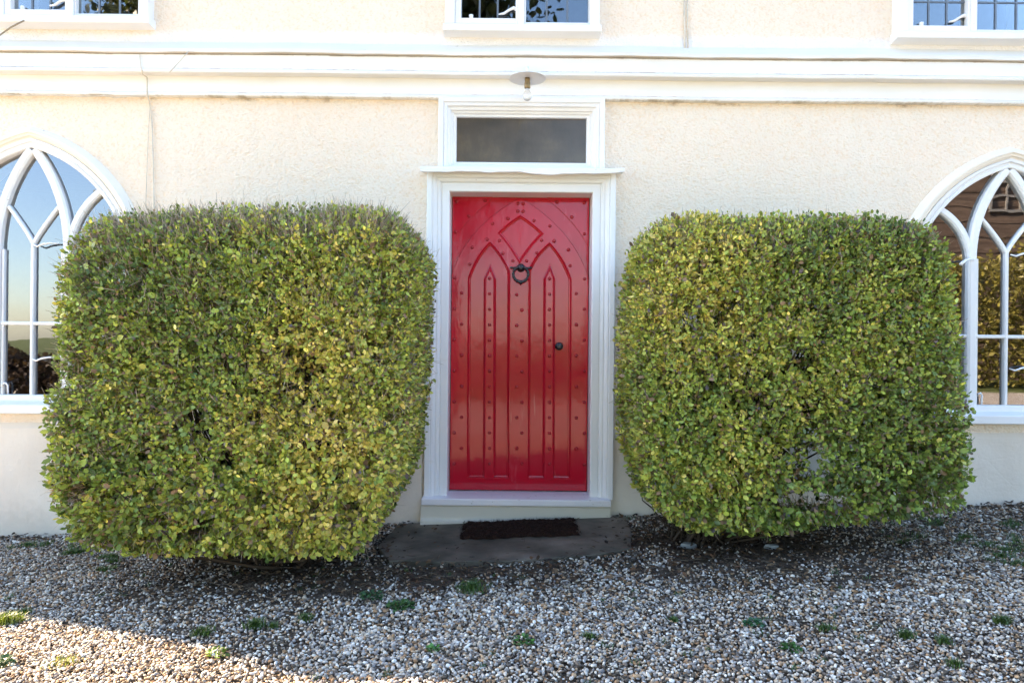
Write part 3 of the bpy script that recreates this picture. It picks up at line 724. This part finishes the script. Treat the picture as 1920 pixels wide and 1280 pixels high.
# ================================================================== LAMP over the door
def build_lamp():
    cx, y = P(989, 147, -.245)[0], -.245; cz = P(989, 146, y)[1]
    root = empty('outdoor_lamp', (cx, y, cz)); tag(root, 'bare bulb lamp with a flat white disc shade fixed above the front door', 'lamp')
    MB().lathe((0, 0, 0), [(.0, .004), (.03, .003), (.112, -.001), (.118, -.004), (.119, -.007), (.115, -.007), (.03, -.003), (.0, -.002)], 'z', 48).build('lamp_shade', WHITE, root, smooth=True)
    a = MB(); a.tube([(0, 0, .0), (0, 0, .05), (0, .01, .068), (0, .03, .076), (0, .157, .078)], .010, 12); a.lathe((0, .158, .078), [(.0, .014), (.03, .012), (.034, 0)], 'y', 20)
    a.build('bracket', WHITE, root, smooth=True)
    s = MB(); s.lathe((0, 0, -.004), [(.0, 0), (.017, 0), (.018, -.012), (.0165, -.016), (.018, -.03), (.020, -.046), (.0195, -.062), (.016, -.066), (.0, -.066)], 'z', 22)
    s.build('socket', m_plain('brass', (.30, .22, .12), .45, .7, .3, 60), root, smooth=True)
    m = Mat('bulb_glass'); m.b.inputs['Transmission Weight'].default_value = .85; m.b.inputs['Roughness'].default_value = .12; m.b.inputs['Base Color'].default_value = (.95, .96, .97, 1)
    b = MB(); b.lathe((0, 0, -.066), [(.012, .0), (.013, -.012), (.018, -.024), (.026, -.038), (.0285, -.052), (.026, -.066), (.018, -.077), (.008, -.082), (.0, -.083)], 'z', 28)
    b.build('bulb', m.m, root, smooth=True)
build_lamp()

# ================================================================== STEP SLAB, MAT, LITTER
def build_slab():
    r = random.Random(3); pts = []
    for i in range(len(SLAB)):
        a, b = SLAB[i], SLAB[(i+1) % len(SLAB)]
        for t in range(6):
            k = t/6; j = .006 if i else 0
            pts.append((a[0]+(b[0]-a[0])*k+r.uniform(-j, j), a[1]+(b[1]-a[1])*k+r.uniform(-j, j)))
    tris = tessellate_polygon([[Vector((x, y, 0)) for x, y in pts]]); n = len(pts)
    mb = MB().add([(x, y, gz(x)+.022) for x, y in pts]+[(x, y, gz(x)-.06) for x, y in pts], [tuple(t) for t in tris]+[(i, (i+1) % n, (i+1) % n+n, i+n) for i in range(n)])
    o = mb.build('paving_slab', m_slab(), None, .006); tag(o, 'dark mossy stone slab in front of the door step', 'paving slab')
build_slab()
def build_mat():
    x0, x1, y0, y1 = -.295, .415, -.53, -.165
    nx, ny = 60, 32; vs = []
    for j in range(ny+1):
        for i in range(nx+1):
            x = x0+(x1-x0)*i/nx; y = y0+(y1-y0)*j/ny
            x += .012*math.sin(y*31)+.006*math.sin(y*91); y += .010*math.sin(x*17)+.006*math.sin(x*70)+.02*(x-.05)
            e = (i in (0, nx) or j in (0, ny)); vs.append((x, y, gz(x)+.024+(0 if e else .016+random.uniform(-.004, .005))))
    mb = MB().add(vs, [(j*(nx+1)+i, j*(nx+1)+i+1, (j+1)*(nx+1)+i+1, (j+1)*(nx+1)+i) for j in range(ny) for i in range(nx)])
    m = Mat('coir'); c = m.ramp(m.noise(40, 5), [(.3, (.010, .006, .005)), (.6, (.026, .013, .009)), (.85, (.06, .032, .02))])
    o = mb.build('doormat', m.out(c, .95, m.bump(m.noise(160, 3), .8, .006), .1)); tag(o, 'worn dark brown coir doormat on the slab below the red door', 'doormat')
    n = 5200; v = []; f = []; cl = []
    x = rng.uniform(x0-.012, x1+.012, n); y = rng.uniform(y0-.012, y1+.01, n); a = rng.uniform(0, 6.28, n)
    L = rng.uniform(.010, .024, n); base = np.stack([x, y, gza(x)+.036], 1); d = np.stack([np.cos(a)*.8, np.sin(a)*.8, rng.uniform(.1, .9, n)], 1)*L[:, None]
    sd_ = np.stack([-np.sin(a), np.cos(a), np.zeros(n)], 1)*.0012
    V = np.stack([base-sd_, base+sd_, base+d], 1).reshape(-1, 3); T = np.arange(3*n).reshape(-1, 3)
    C = np.repeat(np.array([[.022, .012, .008]])*rng.uniform(.5, 2.6, (n, 1)), 3, 0)
    mesh_np('coir_bristles', V, T, TWIG, o, C)
build_mat()

# leaf template: 8 verts, 8 tris; x along the leaf, y across, z normal
LT = np.array([[0, 0, 0], [.28, .27, .05], [.68, .27, .04], [1, 0, -.04], [.68, -.27, .04], [.28, -.27, .05], [.33, 0, -.03], [.70, 0, -.035]])
LF = np.array([[0, 6, 1], [6, 7, 2], [6, 2, 1], [7, 3, 2], [0, 5, 6], [6, 5, 4], [6, 4, 7], [7, 4, 3]])
def norm(a): return a/np.maximum(1e-9, np.linalg.norm(a, axis=1, keepdims=True))
def leaves(pos, dirv, nrm, size, width=1.0):
    X = norm(dirv); Y = norm(np.cross(nrm, X)); Z = np.cross(X, Y)
    n = len(pos); w = (width if np.ndim(width) else np.full(n, width))
    curl = rng.uniform(-.6, 2.0, n)
    V = (pos[:, None, :] + size[:, None, None]*(LT[None, :, 0, None]*X[:, None, :] + LT[None, :, 1, None]*w[:, None, None]*Y[:, None, :] + LT[None, :, 2, None]*curl[:, None, None]*Z[:, None, :]))
    T = (LF[None] + 8*np.arange(n)[:, None, None]).reshape(-1, 3)
    return V.reshape(-1, 3), T
def tubes(A, B, ra, rb, seg=3):
    """straight tapered twigs from A to B"""
    n = len(A); t = norm(B-A); h = np.where(np.abs(t[:, 2:3]) > .9, np.array([[1., 0, 0]]), np.array([[0, 0, 1.]]))
    a = norm(np.cross(t, h)); b = np.cross(t, a); ra = np.broadcast_to(ra, (n,)); rb = np.broadcast_to(rb, (n,))
    ang = 2*np.pi*np.arange(seg)/seg; V = []
    for c, r in ((A, ra), (B, rb)):
        V.append(c[:, None]+r[:, None, None]*(np.cos(ang)[None, :, None]*a[:, None]+np.sin(ang)[None, :, None]*b[:, None]))
    V = np.concatenate(V, 1); fs = []
    for k in range(seg):
        j = (k+1) % seg; fs += [[k, j, j+seg], [k, j+seg, k+seg]]
    T = (np.array(fs)[None]+2*seg*np.arange(n)[:, None, None]).reshape(-1, 3)
    return V.reshape(-1, 3), T
def joinvt(parts):
    V = []; T = []; k = 0
    for v, t in parts: V.append(v); T.append(t+k); k += len(v)
    return np.concatenate(V), np.concatenate(T)

def build_litter():
    N = 60000; x = rng.uniform(-4, 4.4, N); y = rng.uniform(-2.2, -.05, N)
    m = litter_mask(x, y); k = (rng.random(N) < m*.42+.0015) & ~in_poly(x, y, SLAB) | (in_poly(x, y, SLAB) & (rng.random(N) < .03+.35*np.clip((np.abs(x)-.45)/.3, 0, 1)**2)); x, y = x[k], y[k]; n = len(x)
    a = rng.uniform(0, 6.28, n); tilt = rng.normal(0, .35, (n, 3)); tilt[:, 2] = 1
    V, T = leaves(np.stack([x, y, gza(x)+rng.uniform(.008, .03, n)], 1), np.stack([np.cos(a), np.sin(a), rng.normal(0, .2, n)], 1), tilt, rng.uniform(.012, .045, n), rng.uniform(.5, 1, n))
    pal = np.array([[.06, .035, .02], [.10, .055, .03], [.03, .02, .015], [.05, .04, .03], [.16, .10, .055], [.045, .03, .02]])
    C = pal[rng.integers(0, len(pal), n)]*rng.uniform(.6, 1.2, (n, 1))
    # broken twigs
    q = 700; x = rng.uniform(-1.9, 2.6, q*4); y = rng.uniform(-1.5, -.1, q*4); k = rng.random(q*4) < litter_mask(x, y); x, y = x[k][:q], y[k][:q]; q = len(x)
    a = rng.uniform(0, 6.28, q); L = rng.uniform(.03, .14, q)
    A = np.stack([x, y, gza(x)+.014], 1); B = A+np.stack([np.cos(a)*L, np.sin(a)*L, rng.uniform(0, .02, q)], 1)
    V2, T2 = tubes(A, B, .0018, .0010)
    C2 = np.repeat(np.array([[.13, .10, .07]])*rng.uniform(.4, 1.6, (q, 1)), 6, 0)
    Vj, Tj = joinvt([(V, T), (V2, T2)])
    o = mesh_np('leaf_litter', Vj, Tj, TWIG, None, np.concatenate([np.repeat(C, 8, 0), C2]))
    tag(o, 'dark dead leaves and twigs under the bushes and beside the slab', 'leaf litter', kind='stuff')
build_litter()

# ================================================================== HEDGE BUSHES
def interp(z, pts):
    p = np.array(pts); return np.interp(z, p[:, 0], p[:, 1])
def bush(name, label, xlo, xhi, yf, yb, ztop, zbot, r, nshoot, seed, thin=None, yellow=(0, 0, 0, 1), topbare=.0, trunkx=0, green=0.0):
    """xlo,xhi,yf: outline against height; shoots are grown where the outline's shell lies"""
    g = np.random.default_rng(seed)
    def sdf(p):
        x, y, z = p[:, 0], p[:, 1], p[:, 2]
        lo, hi = interp(z, xlo), interp(z, xhi); f = interp(z, yf); zb_ = interp(x, zbot); zt_ = interp(x, ztop)
        hx, cx = (hi-lo)/2, (hi+lo)/2; hy, cy = (yb-f)/2, (yb+f)/2; hz, cz = (zt_-zb_)/2, (zt_+zb_)/2
        rv = np.clip(interp(z, [(.1, r*.36), (.6, r*.5), (1.2, r), (2, r)]), .08, 1)
        q = np.stack([np.abs(x-cx)-(hx-rv), np.abs(y-cy)-(hy-rv), np.abs(z-cz)-(hz-rv)], 1)
        d = np.linalg.norm(np.maximum(q, 0), axis=1)+np.minimum(q.max(1), 0)-rv
        return d + .035*(vnoise(p+seed, 3.3)-.5) + .022*(vnoise(p+seed, 9)-.5)
    def grad(p):
        e = .01; return norm(np.stack([sdf(p+np.array(k)*e)-sdf(p-np.array(k)*e) for k in ((1, 0, 0), (0, 1, 0), (0, 0, 1))], 1))
    x0, x1 = min(p[1] for p in xlo), max(p[1] for p in xhi); f0 = min(p[1] for p in yf); zb0 = min(p[1] for p in zbot); zt0 = max(p[1] for p in ztop)
    P_ = []; tot = 0
    while tot < nshoot:
        c = g.uniform((x0-.03, f0-.03, zb0-.03), (x1+.03, yb+.03, zt0+.03), (400000, 3)); d = sdf(c)
        dens = np.where(d < 0, np.where(d > -.06, 1.0, np.exp((d+.06)/.07)+.012), 0)
        gap = vnoise(c+seed*3, 5.5)*.6+vnoise(c+seed*5, 13)*.4
        dens = dens*np.clip((.73-gap)*8, .05, 1)
        if thin is not None: dens = dens*thin(c)
        k = g.random(len(c)) < dens; P_.append(np.concatenate([c[k], d[k, None]], 1)); tot += k.sum()
    P_ = np.concatenate(P_)[:nshoot]; p = P_[:, :3]; dd = P_[:, 3]; nrm_ = grad(p)
    n = len(p); root = empty(name, (trunkx, (f0+yb)/2, gz(trunkx))); tag(root, label, 'bush', 'clipped bushes either side of the door'); off = np.array(root.location)
    # every shoot: stem + opposite leaf pairs + end leaf
    sd = norm(nrm_*.8 + np.array([0, 0, .30]) + g.normal(0, .42, (n, 3)))
    L = g.uniform(.028, .050, n)
    A = p-sd*L[:, None]*1.5
    side = norm(np.cross(sd, g.normal(0, 1, (n, 3)))); side2 = np.cross(sd, side)
    # colour by clump and by shoot
    n1 = vnoise(p+seed*7, 2.0); n2 = vnoise(p+seed*2, 6)
    yx, yz, yr, yk = yellow
    yel = yk*np.exp(-(((p[:, 0]-yx)/yr)**2+((p[:, 2]-yz)/(yr*1.15))**2)) + .40*(n1-.45)+.35*(n2-.5)+g.normal(0, .16, n)
    pal = np.array([[.10, .155, .045], [.18, .26, .055], [.28, .36, .065], [.40, .44, .08], [.60, .53, .12], [.78, .64, .20]])
    pos = []; dr = []; nr = []; sz = []; cc = []
    bare = (g.random(n) < topbare*np.clip((nrm_[:, 2]-.25)*2.2, 0, 1))
    for t, s_, kk in ((.25, 1, 1), (.25, -1, 1), (.62, 1, 2), (.62, -1, 2), (1.0, 0, 1)):
        q = A+sd*(L*1.5*t)[:, None]
        lat = side if kk == 1 else side2
        d_ = norm(sd*(.75 if s_ else 1.3)+lat*s_*1.0+g.normal(0, .22, (n, 3)))
        nn = norm(nrm_*.9+sd*.3+g.normal(0, .62, (n, 3))+np.array([0, 0, .2]))
        low = np.clip((.75-(p[:, 2]-zb0))/.75, 0, 1)
        s = (.0125+.0185*g.random(n)**.9)*(1 if s_ else .9)*(1+.38*low)*(1+(g.random(n) < .06)*.4)
        keep = (g.random(n) < .93) & ~(bare & (g.random(n) < .9))
        y_ = np.clip(yel+.29+g.normal(0, .12, n)+.16*low*0, 0, .999)
        ci = y_*5; i0 = ci.astype(int); fr = (ci-i0)[:, None]; col = pal[i0]*(1-fr)+pal[i0+1]*fr
        col = col*np.exp(g.normal(0, .22, (n, 1)))
        br = g.random(n) < .07; col[br] = np.array([.24, .16, .10])*g.uniform(.5, 1.6, (br.sum(), 1))
        bp = g.random(n) < .02; col[bp] = np.array([.12, .10, .12])*g.uniform(.7, 1.4, (bp.sum(), 1))
        pos.append(q[keep]); dr.append(d_[keep]); nr.append(nn[keep]); sz.append(s[keep]); cc.append(col[keep])
    pos = np.concatenate(pos)-off; V, T = leaves(pos, np.concatenate(dr), np.concatenate(nr), np.concatenate(sz), g.uniform(.85, 1.25, len(pos)))
    mesh_np('foliage', V, T, LEAF, root, np.repeat(np.concatenate(cc), 8, 0))
    # twigs: stems of the shoots, bare clipped ends, inner branches
    tw = []; tc = []
    k = g.random(n) < .9
    B2 = p[k]+sd[k]*L[k, None]*g.uniform(-.3, .25, (k.sum(), 1))
    tw.append(tubes(A[k]-nrm_[k]*.03-off, B2-off, .0013, .0009)); tc.append(np.repeat(np.array([[.34, .24, .16]])*g.uniform(.5, 1.5, (k.sum(), 1)), 6, 0))
    kb = np.where((g.random(n) < .22+topbare*np.clip((nrm_[:, 2]-.1)*2, 0, 1)) & (dd > -.07))[0]
    kb = np.concatenate([kb, kb, kb]) if topbare > .4 else kb
    bd = norm(nrm_[kb]*.9+np.array([0, 0, .7])*(nrm_[kb][:, 2:3] > 0)+g.normal(0, .5, (len(kb), 3)))
    jit = g.normal(0, .02, (len(kb), 3)); bl = g.uniform(.015, .06, (len(kb), 1)); st_ = p[kb]+jit-nrm_[kb]*.05
    tw.append(tubes(st_-off, st_+bd*(.03+bl)-off, .0012, .0007)); tc.append(np.repeat(np.array([[.42, .35, .27]])*g.uniform(.55, 1.4, (len(kb), 1)), 6, 0))
    V, T = joinvt(tw); mesh_np('twigs', V, T, TWIG, root, np.concatenate(tc))
    # branches from the stems out to the shell
    base = np.array([trunkx, (f0+yb)/2+.12, gz(trunkx)])
    br = []; bc = []
    m = 190; tgt = p[g.integers(0, n, m)]-nrm_[g.integers(0, 1, m)]*0
    for j in range(m):
        b0 = base+np.array([g.normal(0, .09), g.normal(0, .06), -.02]); t = tgt[j]; mid = b0*.45+t*.55+np.array([0, 0, -.10])+g.normal(0, .07, 3); mid[2] = max(mid[2], b0[2]+.12)
        q = [b0]+[(1-u)**2*b0+2*u*(1-u)*mid+u*u*t for u in (.2, .4, .6, .8, 1.)]
        rr = np.linspace(g.uniform(.006, .013), .0016, 6)
        q = np.array(q)+np.concatenate([np.zeros((1, 3)), g.normal(0, .012, (5, 3))])
        if thin is not None and thin(q).min() < .45 and j % 8: continue
        br.append(tubes(q[:-1]-off, q[1:]-off, rr[:-1], rr[1:], 5)); 
    V, T = joinvt(br); mesh_np('branches', V, T, TWIG, root, np.tile(np.array([[.055, .04, .028]]), (len(V), 1)))
    return root

bush('clipped_bush', 'larger clipped privet bush left of the red door, twiggy grey top and yellow tinged middle',
     xlo=[(.10, -2.17), (.35, -2.24), (.8, -2.29), (1.3, -2.28), (1.55, -2.27), (1.9, -2.22)],
     xhi=[(.10, -.78), (.35, -.62), (.55, -.53), (.9, -.50), (1.4, -.47), (1.65, -.47), (1.9, -.52)],
     yf=[(.1, -1.28), (.5, -1.40), (1.3, -1.42), (1.9, -1.34)], yb=-.28,
     ztop=[(-2.4, 1.84), (-1.6, 1.90), (-.5, 1.92)], zbot=[(-2.4, .12), (-1.5, .115), (-.6, .12)], r=.25, nshoot=42000, seed=11,
     yellow=(-.95, .95, .62, .34), topbare=.5, trunkx=-1.35)
def thin_right(c):
    k = 3.51/(c[:, 1]+4.69); x, z = c[:, 0]*k, 1.21+(c[:, 2]-1.21)*k
    h = 1-.97*np.exp(-(((x-1.52)/.20)**2+((z-.62)/.16)**2)) - .9*np.exp(-(((x-1.50)/.26)**2+((z-.42)/.05)**2)**2) - .55*np.exp(-(((x-2.0)/.35)**2+((z-.46)/.10)**2)) - .6*np.exp(-(((x-2.2)/.12)**2+((z-.88)/.035)**2))
    lowr = 1-.45*np.clip((x-1.3)/.5, 0, 1)*np.clip((1.0-z)/.5, 0, 1)
    return np.clip(h*lowr, .015, 1)
bush('clipped_bush', 'clipped privet bush right of the red door, with gaps low down showing the wall',
     xlo=[(.2, .92), (.35, .76), (.6, .66), (1.0, .635), (1.5, .63), (1.9, .70)],
     xhi=[(.2, 2.39), (.5, 2.41), (.8, 2.41), (1.3, 2.39), (1.6, 2.38), (1.9, 2.33)],
     yf=[(.2, -1.10), (.5, -1.16), (1.2, -1.18), (1.9, -1.12)], yb=-.30,
     ztop=[(.6, 1.92), (1.5, 1.935), (2.4, 1.92)], zbot=[(.6, .20), (1.4, .20), (1.8, .27), (2.4, .32)], r=.25, nshoot=36000, seed=23,
     thin=thin_right, yellow=(.95, 1.35, .75, .36), topbare=.22, trunkx=1.15)

# ================================================================== GRASS AND WEEDS
def blades(cx, cy, rad, n, h, g, col, flat=.5):
    a = g.uniform(0, 6.28, n); rr = rad*np.minimum(np.abs(g.normal(0, .55, n)), .95); x = cx+rr*np.cos(a); y = cy+rr*np.sin(a)*.8
    d = g.uniform(0, 6.28, n); hh = h*g.uniform(.5, 1.1, n); lean = g.uniform(.2, 1.2, n)*flat+.15
    base = np.stack([x, y, gza(x)+.004], 1); out = np.stack([np.cos(d), np.sin(d), np.zeros(n)], 1); up = np.array([[0, 0, 1.]])
    sd = np.stack([-np.sin(d), np.cos(d), np.zeros(n)], 1)*.0016
    m = base+(up*.62+out*lean[:, None]*.35)*hh[:, None]; t = base+(up*.85+out*lean[:, None]*1.1)*hh[:, None]
    V = np.stack([base-sd, base+sd, m+sd*.8, m-sd*.8, t], 1).reshape(-1, 3)
    T = (np.array([[0, 1, 2], [0, 2, 3], [3, 2, 4]])[None]+5*np.arange(n)[:, None, None]).reshape(-1, 3)
    C = np.repeat(np.array([col])*g.uniform(.6, 1.5, (n, 1)), 5, 0)
    return V, T, C
def tuft(px, py, rad, n, h, label, kind='grass', col=(.07, .13, .025)):
    x, y = G(px, py); g = np.random.default_rng(int(px*7+py)); nm = 'grass_tuft' if kind == 'grass' else 'weed'
    off = np.array([x, y, gz(x)])
    col = tuple(c*.78 for c in col)
    if kind == 'grass': V, T, C = blades(x, y, rad, n, h, g, col)
    else:
        a = g.uniform(0, 6.28, n); rr = rad*np.sqrt(g.random(n)); p = np.stack([x+rr*np.cos(a), y+rr*np.sin(a)*.7, gz(x)+.012+h*g.random(n)*(1-rr/rad*.6)], 1)
        d = np.stack([np.cos(a), np.sin(a), g.uniform(-.2, .5, n)], 1)+g.normal(0, .3, (n, 3)); nn = g.normal(0, .35, (n, 3)); nn[:, 2] = 1
        V, T = leaves(p, d, nn, g.uniform(.010, .022, n), g.uniform(.9, 1.5, n)); C = np.repeat(np.array([col])*g.uniform(.6, 1.5, (n, 1)), 8, 0)
    o = mesh_np(nm, V-off, T, LEAF, None, C); o.location = off
    tag(o, label, 'grass tuft' if kind == 'grass' else 'weed', 'tufts growing through the gravel')
tuft(885, 1108, .085, 420, .050, 'widest grass tuft in the shaded gravel, just in front of the slab')
tuft(697, 1124, .05, 130, .035, 'bluish clover weed in the gravel before the right end of the larger bush', 'weed', (.05, .13, .055))
tuft(750, 1142, .060, 170, .030, 'low leafy weed in the gravel between the clover weed and the wide tuft', 'weed', (.055, .13, .04))
tuft(478, 1178, .050, 300, .045, 'dark grass tuft nearest the sunlight edge, paired with a smaller one on its right')
tuft(512, 1180, .030, 130, .035, 'small grass tuft touching the right of the dark tuft by the sunlight edge')
tuft(572, 1165, .038, 160, .040, 'round grass tuft in shade right of the pair by the sunlight edge')
tuft(380, 1190, .055, 170, .040, 'thin straggling grass tuft right at the shadow edge')
tuft(14, 1168, .070, 420, .050, 'bright sunlit grass tuft at the left edge of the photo', col=(.14, .19, .03))
tuft(45, 1152, .035, 120, .035, 'small shaded grass tuft behind the sunlit tuft at the left edge')
tuft(408, 1232, .034, 60, .030, 'small bright sunlit weed in the sunny gravel', 'weed', (.16, .24, .04))
tuft(120, 1245, .085, 300, .020, 'flat yellowish sunlit grass patch in the sunny gravel corner', col=(.20, .22, .05))
tuft(8, 1250, .035, 90, .030, 'dark weed in the bottom left corner', 'weed', (.05, .10, .03))
tuft(980, 1210, .034, 60, .028, 'fresh green weed in the open gravel below the door', 'weed', (.07, .18, .04))
tuft(812, 1225, .020, 34, .022, 'tiny fresh green weed left of the one below the door', 'weed', (.08, .22, .05))
tuft(1102, 1198, .030, 110, .030, 'small dark grass tuft right of the weed below the door')
tuft(1412, 1174, .034, 90, .018, 'flat bluish clover patch before the smaller bush', 'weed', (.05, .15, .075))
tuft(1482, 1222, .028, 60, .025, 'small green weed in front of the bluish clover patch', 'weed', (.06, .16, .04))
tuft(1545, 1182, .045, 110, .030, 'sparse grass tuft behind and right of the clover patch')
tuft(1700, 1196, .038, 170, .035, 'left one of two dark grass tufts in the right foreground')
tuft(1772, 1208, .034, 150, .035, 'right one of two dark grass tufts in the right foreground')
tuft(1880, 1170, .036, 160, .038, 'grass tuft near the right edge of the photo')
tuft(1790, 1250, .035, 90, .030, 'thin grass tuft at the bottom near the right corner')
tuft(1262, 1168, .030, 90, .028, 'faint grass tuft midway between slab and clover patch')
def sward():
    g = np.random.default_rng(5); parts = []
    spots = [(1885, 1032, .20, 900), (1840, 1015, .14, 380), (1770, 985, .16, 260), (1905, 985, .12, 260), (1640, 975, .2, 160), (60, 1022, .13, 260), (130, 1035, .16, 420), (200, 1052, .10, 300), (195, 1070, .05, 130), (1710, 1010, .18, 180), (1900, 1060, .1, 200), (1180, 975, .05, 40)]
    for px, py, rad, n in spots:
        x, y = G(px, py)
        for k in range(6):
            parts.append(blades(x+g.normal(0, rad*.6), y+g.normal(0, rad*.4), rad*.4, n//6, .030, g, (.055, .11, .025), 1.0))
    for k in range(380):
        x, y = g.uniform(-3.6, 4), g.uniform(-3.2, -.3)
        if vn2(np.array([x]), np.array([y]), 1.2)[0] > .5 and not in_poly(np.array([x]), np.array([y]), SLAB)[0]: parts.append(blades(x, y, .03, 14, .022, g, (.05, .10, .03), 1.0))
    V, T = joinvt([(a, b) for a, b, c in parts]); o = mesh_np('grass', V, T, LEAF, None, np.concatenate([c for a, b, c in parts]))
    tag(o, 'sparse short grass growing through the gravel near the wall', 'grass', kind='stuff')
sward()
def shard(px, py, l, w, ang, label):
    x, y = G(px, py); r = random.Random(int(px)); pts = [(l*math.cos(a)*r.uniform(.75, 1.1), w*math.sin(a)*r.uniform(.7, 1.1)) for a in [i*math.pi/4 for i in range(8)]]
    n = 8; mb = MB().add([(a, b, -.01) for a, b in pts]+[(a*.88, b*.85, .012+r.uniform(-.002, .003)) for a, b in pts], [tuple(range(7, -1, -1)), tuple(range(8, 16))]+[(i, (i+1) % 8, (i+1) % 8+8, i+8) for i in range(8)])
    o = mb.build('stone', m_plain('slate_stone', (.24, .26, .26), .8, 0, .4, 30), None, .003); o.location = (x, y, gz(x)+.014); o.rotation_euler = (.1, .05, ang); tag(o, label, 'stone')
shard(1292, 1027, .055, .030, .2, 'flat grey slate shard lying under the left part of the smaller bush')
shard(1448, 1030, .045, .018, -.1, 'narrow pale slate chip under the middle of the smaller bush')

# ================================================================== WHAT STANDS BEHIND THE CAMERA (seen in the panes and the gloss)
def big_tree(x, y, h, rad, label, seed, nl=26000):
    g = np.random.default_rng(seed); root = empty('tree', (x, y, gz(x))); tag(root, label, 'tree')
    segs = []
    def grow(p, d, r, L, lev):
        q = p; rr = r
        for k in range(4):
            d2 = d+g.normal(0, .10, 3); d = d2/np.linalg.norm(d2); e = q+d*L/4; r2 = rr*.88
            segs.append((q, e, rr, r2)); q = e; rr = r2
            if lev < 4 and k > 0:
                for _ in range(2 if lev < 3 else 1):
                    s = g.normal(0, 1, 3); s = s-d*np.dot(s, d); s /= np.linalg.norm(s); nd = d*.65+s*.75+np.array([0, 0, .1]); grow(q, nd/np.linalg.norm(nd), rr*.55, L*.62, lev+1)
    grow(np.zeros(3)-np.array([0, 0, .3]), np.array([0, 0, 1.]), .38, h*.5, 0)
    A = np.array([s[0] for s in segs]); B = np.array([s[1] for s in segs]); ra = np.array([s[2] for s in segs]); rb = np.array([s[3] for s in segs])
    V, T = tubes(A, B, ra, rb, 6); mesh_np('trunk', V, T, TWIG, root, np.tile([[.10, .075, .055]], (len(V), 1)))
    c = g.normal(0, 1, (90, 3)); c = norm(c)*g.uniform(.25, 1, (90, 1))**.5; c = c*np.array([rad, rad*.8, h*.36])+np.array([0, 0, h*.62])
    i = g.integers(0, 90, nl); p = c[i]+np.clip(g.normal(0, rad*.14, (nl, 3)), -rad*.26, rad*.26)
    V, T = leaves(p, g.normal(0, 1, (nl, 3)), g.normal(0, 1, (nl, 3)), g.uniform(.14, .3, nl), 1.1)
    mesh_np('crown', V, T, LEAF, root, np.repeat(np.array([[.045, .055, .02]])*g.uniform(.5, 1.6, (nl, 1)), 8, 0))
big_tree(-5.2, -17.0, 16.5, 6.8, 'tall dark evergreen tree across the forecourt, seen only as a reflection in the upstairs panes', 3, 110000)
def scrub(name, x0, x1, y0, y1, h, n, col, label, seed, size=(.05, .12)):
    g = np.random.default_rng(seed); x = g.uniform(x0, x1, n); y = g.uniform(y0, y1, n)
    hh = h*(.65+.5*vn2(x, y, .7)); z = gza(x)+hh*g.random(n)**.8
    V, T = leaves(np.stack([x, y, z], 1), g.normal(0, 1, (n, 3)), g.normal(0, 1, (n, 3)), g.uniform(*size, n), 1.1)
    C = np.array([col])*g.uniform(.4, 1.7, (n, 1))*np.array([[1, 1, 1]]); o = mesh_np(name, V, T, LEAF, None, np.repeat(C, 8, 0)); tag(o, label, 'hedge', kind='stuff')
scrub('hedge', 5.5, 17, -11.2, -9.6, 3.2, 34000, (.17, .15, .035), 'rough green and yellow hedge seen reflected in the right gothic window', 1)
scrub('brown_hedge', -16, -6.8, -10.2, -9, 1.5, 40000, (.050, .033, .024), 'low brown winter hedge, seen reflected in the left gothic window', 2, (.05, .11))
def barn():
    root = empty('barn', (12.5, -14, gz(12.5))); tag(root, 'old timber boarded barn seen reflected in the right gothic window', 'barn')
    m = Mat('weathered_boards'); c = m.ramp(m.noise(3, 6, .7, (.3, 1, 4)), [(.3, (.05, .035, .028)), (.6, (.12, .085, .065)), (.8, (.2, .15, .12))])
    b = MB(); z = 0
    while z < 6.2: b.box(-5.5, 6, 0, .3+(.02 if round(z*5) % 2 else 0), z, z+.198); z += .2
    b.box(-5.5, 6, -6, 0, 0, 6.2)
    b.build('wall', m.out(c, .9, m.bump(m.noise(8, 4, .6, (.2, 1, 4)), .4, .02), .2), root)
    r = MB(); r.add([(-5.9, .5, 4.8), (6.4, .5, 4.8), (6.4, 3.6, 7.0), (-5.9, 3.6, 7.0), (-5.9, .5, 5.0), (6.4, .5, 5.0), (6.4, 3.6, 7.2), (-5.9, 3.6, 7.2)], [(0, 1, 2, 3), (4, 5, 6, 7), (0, 1, 5, 4), (1, 2, 6, 5), (0, 3, 7, 4), (3, 2, 6, 7)])
    r.v = [(x, .6-(y-.5), z+1.3) for x, y, z in r.v]
    r.build('roof', m_plain('barn_tiles', (.10, .06, .045), .8, 0, .5, 6), root)
    w_ = MB(); x0, x1, z0, z1 = .2, 1.7, 4.5, 5.6
    for k in range(5): x = x0+(x1-x0)*k/4; w_.box(x-.03, x+.03, .33, .38, z0, z1)
    for k in range(4): z = z0+(z1-z0)*k/3; w_.box(x0-.03, x1+.03, .331, .381, z-.03, z+.03)
    w_.build('window', m_plain('grey_paint', (.20, .19, .18), .7), root)
barn()
